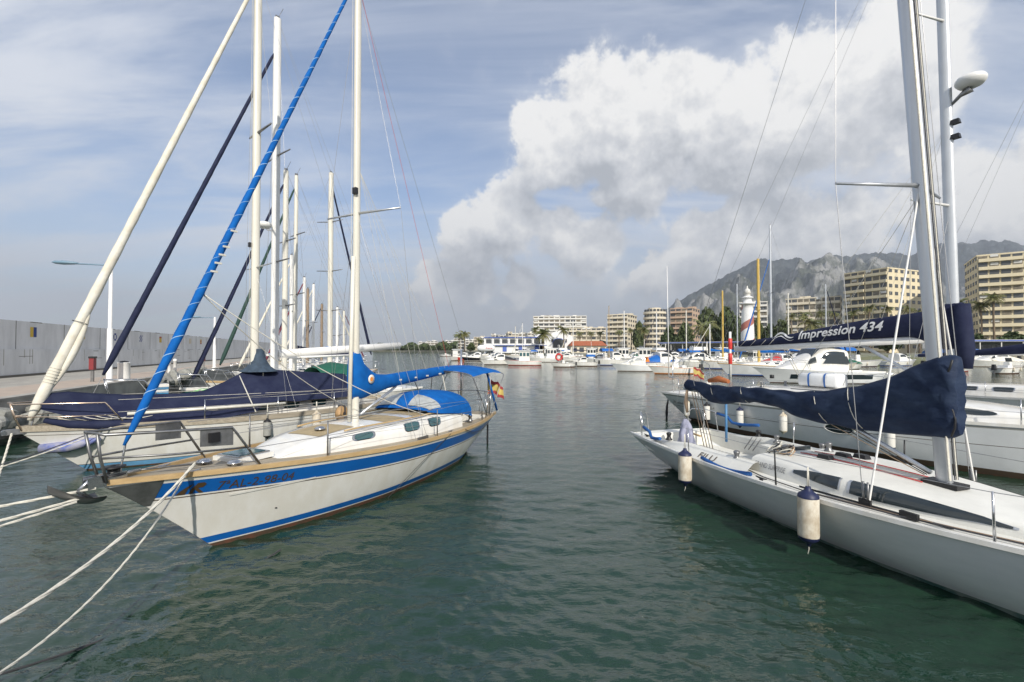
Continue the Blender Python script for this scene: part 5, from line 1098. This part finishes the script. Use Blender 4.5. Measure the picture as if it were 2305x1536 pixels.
SPOT = ['before the club arcade', 'left of the palm at the club gable', 'under the club gable', 'left of the red tiled roof', 'under the middle of the red tiled roof', 'right of the red tiled roof', 'close left of the orange canopy cruiser', 'under the cream seven storey block', 'under the round tower', 'beside the tall thin white pole', 'under the pinkish block', 'left of the red banded post', 'close behind the red banded post', 'under the striped lighthouse', 'between the yellow and grey masts', 'left of the motor yacht', 'behind the lettered navy boom', 'under the left corner of the yellow block', 'behind the boom near the right masts', 'just left of the right masts', 'just right of the right masts', 'under the right edge block']
LOOK = ['blue striped', 'red striped', 'plain white', 'cream', 'navy striped', 'green striped']
for k, (px, py) in enumerate(MORE):
    c_ = k % 6; s_ = random.randrange(5)
    motorboat(LOOK[c_]+' '+DESC[s_].replace('white ', '')+' '+SPOT[k], px+25, py, random.uniform(6.5, 9.5), random.choice((170, 178, 186, 5, 12)), ST[s_], mat('cream_gelcoat', (.74, .68, .55), .3) if c_ == 3 else M['gel'], [M['blue'], M['red'], M['gel'], M['line'], M['fendB'], M['greenh']][c_], extra=random.choice((None, None, 'bimini', 'cover')), group='middle row of motor boats')
for k, (px, yt, Y, lab) in enumerate(((1160, 735, 150, 'left of the club house'), (1176, 728, 160, 'before the club arcade'), (1290, 722, 130, 'before the red roofed shops'), (1405, 700, 105, 'before the cream block'), (1478, 705, 110, 'before the round tower'), (1545, 700, 100, 'left of the broad palm'), (1598, 730, 95, 'right of the broad palm'), (1660, 640, 85, 'just left of the lighthouse'), (1775, 660, 80, 'under the gallery block'), (1860, 640, 75, 'under the big yellow block'))):
    p = at(px, 787, Y); gsail('distant sailing boat with thin mast '+lab, (p.x, p.y), random.choice((172, 178, 5)), random.uniform(8, 10), at(px, yt, Y).z, random.choice((None, M['navy'], M['sail'])), random.choice((M['mastW'], M['mastA'], M['alu'])), random.choice((M['canvas'], M['navy'], None)), group='sailing boats in the far basin', masth_r=.09)
# marker posts and life ring
for px, py, h, lab in ((1644, 850, 3.3, 'white post with two red bands standing by the grey ketch'),):
    p = wl(px, py); t = thing('marker_post', lab, 'post', (p.x, p.y, 0)); tube('post', [(0, 0, -1), (0, 0, h+1.6)], .13, M['mastW'], t, 8)
    for z in (2.0, 3.6): MB().lathe([(.2, z-.55), (.21, z), (.2, z+.55), (.12, z+.6)], n=10).build('band', M['red'], t)
p = wl(1258, 824); t = thing('life_ring', 'red life ring on a post at the end of the low white workboat', 'life ring', (p.x, p.y, 0)); tube('ring', [(.55*math.cos(a), 0, 1.6+.55*math.sin(a)) for a in np.linspace(0, 6.283, 20)], .16, M['red'], t, 8); tube('post', [(0, .2, -1), (0, .2, 2.2)], .06, M['mastW'], t, 6)

# ================================================================== buildings on the far shore
wcol = {'cream': mat('cream_render', (.70, .63, .50), .85, var=.12, vs=.3), 'yellow': mat('yellow_render', (.72, .63, .44), .85, var=.10, vs=.3), 'white': mat('white_render', (.72, .70, .65), .85, var=.08, vs=.3), 'pink': mat('pinkish_render', (.52, .38, .28), .85, var=.12, vs=.3), 'club': mat('white_club_render', (.78, .78, .78), .8, var=.05, vs=.3)}
dkw = mat('dark_building_glass', (.075, .08, .085), .2); shade = mat('painted_loggia_shade', (.26, .23, .18), .8, var=.5, vs=.6); awn = mat('pale_blind', (.62, .62, .60), .8)  # the dim brown stands for shade inside loggias, painted on flat panels
bluet = mat('club_blue_trim', (.08, .14, .45), .6)
def boxmesh(key, d, m_, _c={}):
    if key not in _c: _c[key] = MB().box((0, 0, 0), d).mesh(key.split('|')[0], m_)
    return _c[key]
def apt(label, px0, px1, ytop, Y, depth, floors, bays, rot, col, sb=3, pent=.45, par=1.05, proud=1.1, group='apartment blocks behind the harbour', round_=False, name='apartment_building', seed=1):
    rr = random.Random(seed); a = at((px0+px1)/2, 787, Y); w = (px1-px0)/1024*Y; H_ = (787-ytop)/1024*Y+1.5
    az = math.atan2(a.x, a.y); w *= math.cos(az)
    t = thing(name, label, 'building', (a.x, a.y, 1.5), R(rot)-az, group)
    fh = H_/(floors+pent); wm_ = wcol[col]
    if round_:
        MB().lathe([(w*.47, 0), (w*.47, H_-fh*pent), (0, H_-fh*pent)], (0, w*.47, 0), 28, smooth=False).build('wall', wm_, t)
        for k in range(floors):
            z = k*fh+fh*.35; o = MB().lathe([(w*.47, z-.25), (w*.53, z-.25), (w*.53, z+par), (w*.515, z+par), (w*.515, z), (w*.47, z)], (0, w*.47, 0), 28, smooth=False).build('balcony', wm_, t)
            for j in range(9):
                an_ = R(180+10+20*j); MB().box((w*.472*math.cos(an_), w*.47+w*.472*math.sin(an_), z+fh*.52), (.25, w*.12, fh*.55), rz=an_).build('window', dkw, t)
        MB().lathe([(w*.3, H_-fh*pent), (w*.3, H_), (0, H_)], (0, w*.47, 0), 16, smooth=False).build('roof_house', wm_, t)
        return t
    MB().box((0, depth/2, (H_-fh*pent)/2), (w, depth, H_-fh*pent)).build('wall', wm_, t)
    bw_ = w/bays; wn = boxmesh('window|%s%d%d' % (label[:9], Y, px0), (bw_*.82, .3, fh*.66), dkw); lg = boxmesh('window|l%s%d%d' % (label[:9], Y, px0), (bw_*.80, .3, fh*.60), shade)
    swn = boxmesh('window|s%s%d%d' % (label[:9], Y, px0), (.3, depth/max(sb, 1)*.5, fh*.45), dkw); bl_ = boxmesh('blind|%s%d%d' % (label[:9], Y, px0), (bw_*.7, .34, fh*.3), awn)
    blocks = [(0, bays)] if bays < 5 else [(0, bays//2), (bays//2, bays)]
    for k in range(floors):
        z = k*fh+fh*.30
        for (b0, b1) in blocks:
            pw = proud*(1 if b0 == 0 else .55); xc = -w/2+(b0+b1)/2*bw_
            MB().box((xc, -pw/2, z-.1+par/2), ((b1-b0)*bw_-.15*bw_, pw, par+.2)).build('balcony', wm_, t)
        for j in range(bays):
            x = -w/2+(j+.5)*bw_; r_ = rr.random(); link('window', wn if r_ < .5 else lg, t, (x, -.02, z+fh*.55))  # some bays get the panel with painted loggia shade instead of glass
            if r_ > .86: link('blind', bl_, t, (x, -.04, z+fh*.68))
        for j in range(sb):
            y = (j+.5)*depth/sb
            for sx_ in (1, -1): link('window', swn, t, (sx_*(w/2), y, z+fh*.5))
    for k in range(max(2, int(w/9))):
        x = rr.uniform(-w*.4, w*.4); MB().box((x, depth*.4, H_-fh*pent/2), (rr.uniform(2.5, 6), 4, fh*pent)).build('roof_house', wm_, t)
    MB().box((0, depth/2, H_-fh*pent+.3), (w+.4, depth+.4, .6)).build('parapet', wm_, t)
    return t
apt('wide white apartment block with grid of balconies farthest of the tall blocks', 1200, 1320, 709, 390, 16, 9, 10, 0, 'white', 2, seed=2)
apt('long low cream terrace block with plants on its balconies', 1276, 1364, 735, 330, 18, 5, 8, 0, 'cream', 2, seed=3)
apt('cream seven storey block left of the round tower', 1366, 1414, 705, 285, 20, 8, 4, -18, 'cream', 4, seed=4)
apt('round white cream apartment tower', 1449, 1499, 692, 285, 0, 8, 0, 0, 'cream', round_=True, seed=5)
apt('pinkish brown apartment block right of the round tower', 1508, 1560, 690, 300, 20, 8, 4, -14, 'pink', 3, seed=6)
apt('pale block partly hidden behind the striped lighthouse', 1664, 1728, 676, 300, 18, 9, 4, 0, 'white', 3, seed=7)
apt('cream gallery block left of the big yellow block', 1768, 1892, 664, 235, 18, 7, 9, -4, 'cream', 3, seed=8)
apt('big yellow apartment block under the mountain, left of the right masts', 1893, 2005, 604, 212, 26, 11, 6, -30, 'yellow', 6, seed=9)
apt('low white house between the two yellow blocks', 2140, 2196, 690, 190, 14, 5, 4, 0, 'white', 3, seed=10)
apt('tall yellow apartment block at the right edge', 2196, 2420, 560, 172, 24, 12, 8, 12, 'yellow', 5, seed=12)
rr = random.Random(4)
for k in range(13):
    px = 955+k*20+rr.uniform(-4, 4); Y = 760-k*22
    yt = 772-k*2.2+rr.uniform(-4, 4)
    apt(['pale', 'white', 'cream', 'off white'][k % 4]+' distant town house '+['at the left end of the far town', 'second from the left end of the far town', 'third from the left of the far town', 'fourth from the left of the far town', 'behind the pair of palms', 'just right of the palm pair', 'in the middle of the far town', 'left of the club house roof', 'above the left end of the club house', 'above the club arcade', 'above the club middle', 'left of the wide white block', 'touching the wide white block'][k], px-11, px+13, yt, Y, 14, 4, 3, rr.uniform(-15, 15), ['white', 'white', 'cream', 'white'][k % 4], 2, group='houses of the far town', name='town_house', seed=20+k)
# club house, white with blue trim
c0 = at(1165, 787, 205); t = thing('club_house', 'white two storey harbour club with blue trim and gabled entrance', 'building', (c0.x, c0.y, 1.5))
MB().box((-1, 5, 3.4), (28, 10, 6.8)).box((13, 5, 4.2), (10, 10, 8.4)).build('wall', wcol['club'], t)
for k in range(7):
    x = -13+k*3.6; MB().box((x, -.05, 5.2), (2.3, .3, 1.9)).build('window', dkw, t)
    if k % 2 == 0: MB().box((x, -.05, 1.7), (1.8, .3, 2.3)).build('window', bluet, t)
for k in range(8): MB().box((-14.8+k*3.6, -.6, 5.2), (.45, 1.0, 2.4)).build('pillar', wcol['club'], t)
MB().box((-1, -.5, 3.75), (28.4, 1.1, .55)).build('balcony', wcol['club'], t); MB().box((-1, -1.08, 3.35), (28.4, .1, .2)).box((-1, -.3, 6.95), (28.6, .9, .3)).build('blue_band', bluet, t)
gb = [(19, 0), (19, 7.2), (25.5, 10.2), (32, 7.2), (32, 0)]
MB().add([(x-7, -1, z) for x, z in gb]+[(x-7, 10, z) for x, z in gb], [(0, 1, 2, 3, 4), (9, 8, 7, 6, 5), (1, 6, 7, 2), (2, 7, 8, 3), (0, 5, 6, 1), (3, 8, 9, 4)], 0, False).build('gabled_entrance', wcol['club'], t)
arch = [(2.6*math.cos(a), 4.2+2.2*math.sin(a)) for a in np.linspace(0, math.pi, 12)]
MB().add([(18.5+x, -1.06, z) for x, z in arch+[(-2.6, 0), (2.6, 0)]], [tuple(range(14))], 0, False).build('entrance_arch', dkw, t)
tube('arch_trim', [(18.5+x*1.08, -1.1, z) for x, z in arch], .16, bluet, t, 5)
for x in (8, 10.5, 15.6, 21.6): MB().box((x if x < 12 else x, -.12 if x < 14 else -1.05, 5.4), (1.0, .3, 1.5)).build('window', dkw, t)
# red roofed shops
c0 = at(1325, 787, 195); t = thing('shop_row', 'low shops with red tiled roof behind the motorboats', 'building', (c0.x, c0.y, 1.5))
MB().box((0, 4, 1.6), (15, 8, 3.2)).build('wall', wcol['cream'], t); MB().add([(-8, -.8, 3.1), (8, -.8, 3.1), (8, 9, 3.1), (-8, 9, 3.1), (-6.5, 4, 5.2), (6.5, 4, 5.2)], [(0, 1, 5, 4), (1, 2, 5), (2, 3, 4, 5), (3, 0, 4)], 0, False).build('roof', mat('red_roof_tile', (.42, .13, .06), .8, var=.3, vs=2), t)
for k in range(5): MB().box((-6+k*3, -.05, 1.4), (1.9, .3, 2.)).build('window', dkw, t)
# long quay pavilion with blue striped fascia
for (pa, pb, Ya, Yb, lab) in ((1490, 1760, 150, 122, 'long low quay pavilion with white and blue fascia left of the right masts'), (2150, 2600, 112, 104, 'long low quay pavilion with blue striped fascia at the right edge')):
    A0, B0 = at(pa, 787, Ya), at(pb, 787, Yb); dv = Vector((B0.x-A0.x, B0.y-A0.y, 0)); ln = dv.length
    t = thing('quay_pavilion', lab, 'building', (A0.x, A0.y, 1.5), math.atan2(dv.y, dv.x))
    MB().box((ln/2, 4, 1.7), (ln, 6, 3.4)).build('wall', mat('grey_shopfront', (.30, .29, .27), .8, var=.2, vs=.5), t); MB().box((ln/2, 3, 3.6), (ln+1, 9, .5)).build('roof', wcol['white'], t); MB().box((ln/2, -1.55, 3.62), (ln+1, .12, .28)).build('fascia_stripe', bluet, t)
    n = int(ln/4)
    for k in range(n): MB().box(((k+.5)*ln/n, .95, 1.5), (ln/n*.8, .2, 2.2)).build('shop_window', dkw, t)
    for k in range(n+1): MB().box((k*ln/n, -1.2, 1.6), (.18, .18, 3.3)).build('post', wcol['white'], t)
# lighthouse
p = at(1683, 787, 190); t = thing('lighthouse', 'white lighthouse with red spiral band and lantern', 'lighthouse', (p.x, p.y, 1.5)); hL = (787-668)/1024*190+1.5
R0, R1 = 2.75, 2.05
rad = lambda z: R0+(R1-R0)*z/hL
MB().lathe([(rad(z), z) for z in np.linspace(0, hL*.86, 12)]+[(R1*1.5, hL*.865), (R1*1.5, hL*.885), (R1*.8, hL*.89), (R1*.8, hL*.97), (R1*1.15, hL*.975), (R1*1.1, hL*.99), (0, hL*1.02)], n=28).build('tower', wcol['club'], t)
P = []
for i in range(61):
    a = -1.57+12.2*(i/60-.60); z = hL*(.02+.76*i/60); P.append([((rad(zz_)+.05)*math.cos(a), (rad(zz_)+.05)*math.sin(a), zz_) for zz_ in np.linspace(z, z+hL*.13, 4) if True])
MB().grid(P).build('red_band', mat('faded_red_band', (.40, .15, .12), .7, var=.1), t)
MB().lathe([(1.2, hL*1.0), (1.2, hL*1.05), (1.5, hL*1.055), (.9, hL*1.13), (.25, hL*1.15), (.25, hL*1.19), (0, hL*1.19)], n=16).build('lantern', wcol['white'], t)
# the white shape on a stand at the club quay, lettered in red
p = at(1094, 787, 150); t = thing('boat_hull_on_stand', 'white upturned hull with red lettering beside the club house', 'boat', (p.x, p.y, 1.5))
MB().grid([[(x_, .95*w*math.cos(a), 1.9+1.15*w*math.sin(a)) for a in np.linspace(0, 6.283, 17)[:-1]] for x_, w in ((-2.9, .1), (-2.7, .6), (-2., .9), (-.5, 1), (1.2, .98), (2.3, .8), (2.75, .5), (2.8, .05))], closeu=True).build('hull', wcol['club'], t); lettering('hull_lettering', 'Kayna', 1.1, lambda u, v: (u*.8, -1.02, 1.75+v*.7), M['red'], t); MB().box((-1.4, 0, .4), (.2, 1.4, .8)).box((1.4, 0, .4), (.2, 1.4, .8)).build('stand', M['dsteel'], t)

# ------------------------------------------------------------------ palms and trees
leafg = mat('palm_leaf', (.12, .15, .05), .6, col2=(.22, .20, .08), vs=.7); leafd = mat('dark_foliage', (.05, .08, .03), .8, col2=(.09, .115, .042), vs=.5); bark = mat('palm_trunk', (.20, .15, .10), .9, col2=(.12, .09, .06), vs=3)
def palm_crown(seed, nf=30):
    r_ = random.Random(seed); mb = MB()
    for k in range(nf):
        az = k*2.4+r_.uniform(-.2, .2); el = R(r_.uniform(-35, 75)); ln = r_.uniform(.85, 1.1); d = Vector((math.cos(az)*math.cos(el), math.sin(az)*math.cos(el), math.sin(el))); p = Vector((0, 0, 0)); sp_ = [p.copy()]
        for i in range(9): d = (d+Vector((0, 0, -.17))).normalized(); p = p+d*ln/9; sp_.append(p.copy())
        sd_ = Vector((-math.sin(az), math.cos(az), 0))
        for i in range(1, 10):
            ll = .30*math.sin(math.pi*min(1, .25+i/11)); q = sp_[i]; dd = (sp_[i]-sp_[i-1]).normalized()
            for s_ in (1, -1):
                tip = q+sd_*s_*ll+dd*ll*.5+Vector((0, 0, -.10-.1*r_.random())); mb.add([q-dd*.045, q+dd*.045, tip], [(0, 1, 2)], 0, False)
        mb.tube(sp_, [.018]*8+[.012, .005], 3, caps=False)
    return mb.mesh('crown', leafg)
PC = [palm_crown(k) for k in range(4)]
PT = MB().tube([(0, 0, 0), (.02, 0, .3), (.03, .01, .7), (0, 0, 1)], [.055, .032, .028, .034], 8).mesh('trunk', bark)
def palm(label, px, ytop, Y, cr=2.6, zb=1.5, group='palm trees along the promenade'):
    p = at(px, 787, Y); h = at(px, ytop, Y).z-zb-cr*.35
    t = thing('palm_tree', label, 'palm tree', (p.x, p.y, zb), random.random()*6, group)
    a = link('trunk', PT, t); a.scale = (h*.8, h*.8, h) if h < 10 else (9, 9, h)
    c = link('crown', PC[random.randrange(4)], t, (0, 0, h)); c.scale = (cr, cr, cr*.95)
random.seed(9)
PL = [(1036, 750, 210, 3.4, 'left one of the palm pair beside the far basin'), (1046, 748, 214, 3.2, 'right one of the palm pair beside the far basin'), (1081, 764, 212, 2.4, 'small palm left of the club house'), (1223, 744, 196, 4.6, 'big palm in front of the club house gable'), (1268, 737, 196, 3.4, 'tall palm right of the club house gable'), (1205, 738, 260, 3.2, 'palm rising behind the club house'),
      (1450, 738, 240, 4., 'palm at the foot of the round tower'), (1585, 725, 175, 6.0, 'broad palm left of the striped lighthouse'), (1420, 740, 270, 3., 'palm before the cream seven storey block'), (1305, 748, 300, 3.2, 'left palm on the terrace block'), (1330, 748, 302, 3., 'middle palm on the terrace block'), (1352, 747, 304, 3., 'right palm on the terrace block'), (1393, 744, 262, 3., 'palm under the cream block corner'),
      (1826, 718, 165, 5.2, 'broad palm left of the yellow block'), (1780, 708, 190, 2.8, 'first palm from the left on the right promenade'), (1812, 704, 192, 3., 'second palm from the left on the right promenade'), (1848, 700, 190, 3., 'third palm from the left on the right promenade'), (1878, 702, 194, 2.8, 'fourth palm on the right promenade'), (1922, 700, 188, 2.8, 'palm at the left corner of the big yellow block'), (1958, 690, 184, 3., 'tall palm before the big yellow block'), (1998, 690, 186, 2.8, 'palm before the middle of the big yellow block'), (2045, 690, 184, 3., 'palm at the right corner of the big yellow block'), (2070, 700, 182, 2.6, 'palm close left of the right masts'),
      (2160, 676, 150, 2.8, 'palm right of the navy sail bag'), (2208, 682, 145, 3., 'left palm before the right edge block'), (2238, 664, 142, 3.2, 'right taller palm before the right edge block')]
for px, yt, Y, cr_, lab in PL: palm(lab, px, yt, Y, cr_)
def crown_mesh(seed, lobes, n, m_):
    r_ = np.random.default_rng(seed); vs = []; fs = []
    for i in range(n):
        c, rr_ = lobes[r_.integers(len(lobes))]; d = r_.normal(size=3); d /= np.linalg.norm(d); p = np.array(c)+d*rr_*(r_.random()**.4)*(1+.2*math.sin(d[0]*9+d[2]*7))
        u = r_.normal(size=3); u /= np.linalg.norm(u); v = np.cross(u, r_.normal(size=3)); v /= np.linalg.norm(v); s_ = .035+.04*r_.random(); o = len(vs)
        vs += [p-u*s_-v*s_*.5, p+u*s_-v*s_*.5, p+u*s_*.6+v*s_, p-u*s_*.6+v*s_]; fs.append((o, o+1, o+2, o+3))
    return MB().add(vs, fs, 0, False).mesh('crown', m_)
L1 = [((0, 0, .62), .34), ((.22, .1, .5), .26), ((-.24, -.05, .48), .26), ((.05, -.2, .42), .25), ((0, .1, .86), .22), ((-.1, .2, .7), .25)]
L2 = [((0, 0, .75), .20), ((.25, 0, .68), .2), ((-.27, .05, .66), .2), ((.1, .22, .7), .18), ((-.05, -.24, .64), .2)]
CM = [crown_mesh(1, L1, 2600, leafd), crown_mesh(2, L1, 2600, mat('olive_foliage', (.06, .085, .03), .8, col2=(.10, .12, .045), vs=.5)), crown_mesh(3, L2, 2200, leafd)]
TR = MB().tube([(0, 0, 0), (.01, 0, .25), (0, .01, .5), (.02, 0, .7)], [.045, .032, .025, .012], 7).tube([(0, 0, .35), (.14, .06, .52)], [.02, .008], 5).tube([(0, 0, .4), (-.13, -.05, .58)], [.018, .008], 5).mesh('trunk', bark)
def tree(label, px, ytop, Y, wpx, v=0, zb=1.5, group='trees behind the harbour'):
    p = at(px, 787, Y); h = at(px, ytop, Y).z-zb; w = wpx/1024*Y
    t = thing('tree', label, 'tree', (p.x, p.y, zb), random.random()*6, group)
    for nm, me in (('trunk', TR), ('crown', CM[v])): o = link(nm, me, t); o.scale = (w*.95, w*.95, h*.93)
for px, yt, Y, w, v, lab in ((1437, 725, 265, 28, 1, 'tree between the cream block and the round tower'), (1600, 695, 235, 60, 1, 'pale green tree right of the pinkish block'), (1640, 692, 225, 52, 0, 'dark pine left of the lighthouse'), (1662, 712, 215, 40, 0, 'dark tree close behind the lighthouse on its left'), (1700, 722, 215, 44, 1, 'tree close behind the lighthouse on its right'), (1738, 730, 210, 40, 0, 'dark tree between lighthouse and gallery block'), (1765, 722, 205, 46, 1, 'tree under the left end of the gallery block'), (1540, 728, 230, 46, 1, 'tree at the foot of the pinkish block'), (1506, 735, 235, 40, 0, 'dark tree right of the round tower'), (2150, 740, 140, 44, 1, 'bushy tree right of the navy sail bag'), (2200, 752, 138, 40, 0, 'dark bush at the foot of the right edge block'), (2270, 748, 136, 60, 0, 'wide dark bush at the right edge'),
        (1222, 742, 280, 30, 0, 'dark tree behind the club gable'), (1060, 772, 260, 22, 1, 'low tree left of the club house'), (1860, 742, 172, 46, 1, 'bushy tree under the gallery block'), (2010, 745, 170, 60, 0, 'dark bush before the big yellow block')): tree(lab, px, yt, Y, w, v)
# wooded shore far away on the left: one mass
vs = []; fs = []; r_ = np.random.default_rng(8)
for i in range(9000):
    u = r_.random(); px = 840+u*190; Y = 800-u*270+r_.normal()*14; hmax = 5+6*abs(math.sin(px*.09))*abs(math.sin(px*.041+1))+2*r_.random(); p = at(px, 787, Y); q = np.array([p.x, p.y, 1.2+hmax*r_.random()**.6]); s_ = .8+.9*r_.random(); a = r_.normal(size=3); a /= np.linalg.norm(a); b_ = np.cross(a, r_.normal(size=3)); b_ /= np.linalg.norm(b_); o = len(vs)
    vs += [q-a*s_-b_*s_*.6, q+a*s_-b_*s_*.6, q+b_*s_]; fs.append((o, o+1, o+2))
tag(MB().add(vs, fs, 0, False).build('shore_wood', leafd), 'low dark wood along the far shore at left', 'wood', None, 'stuff')

# ------------------------------------------------------------------ the air over the bay
hv = bpy.data.materials.new('sea_air'); hv.use_nodes = True; hn = hv.node_tree; hn.nodes.clear()
pv = hn.nodes.new('ShaderNodeVolumePrincipled'); pv.inputs['Color'].default_value = (.80, .86, .95, 1); pv.inputs['Density'].default_value = .00009; pv.inputs['Anisotropy'].default_value = .2
hn.links.new(pv.outputs[0], hn.nodes.new('ShaderNodeOutputMaterial').inputs['Volume'])
hz_ = MB().box((0, 7000, 873), (26000, 16000, 1754)).build('haze', hv); tag(hz_, None, None, None, 'stuff')
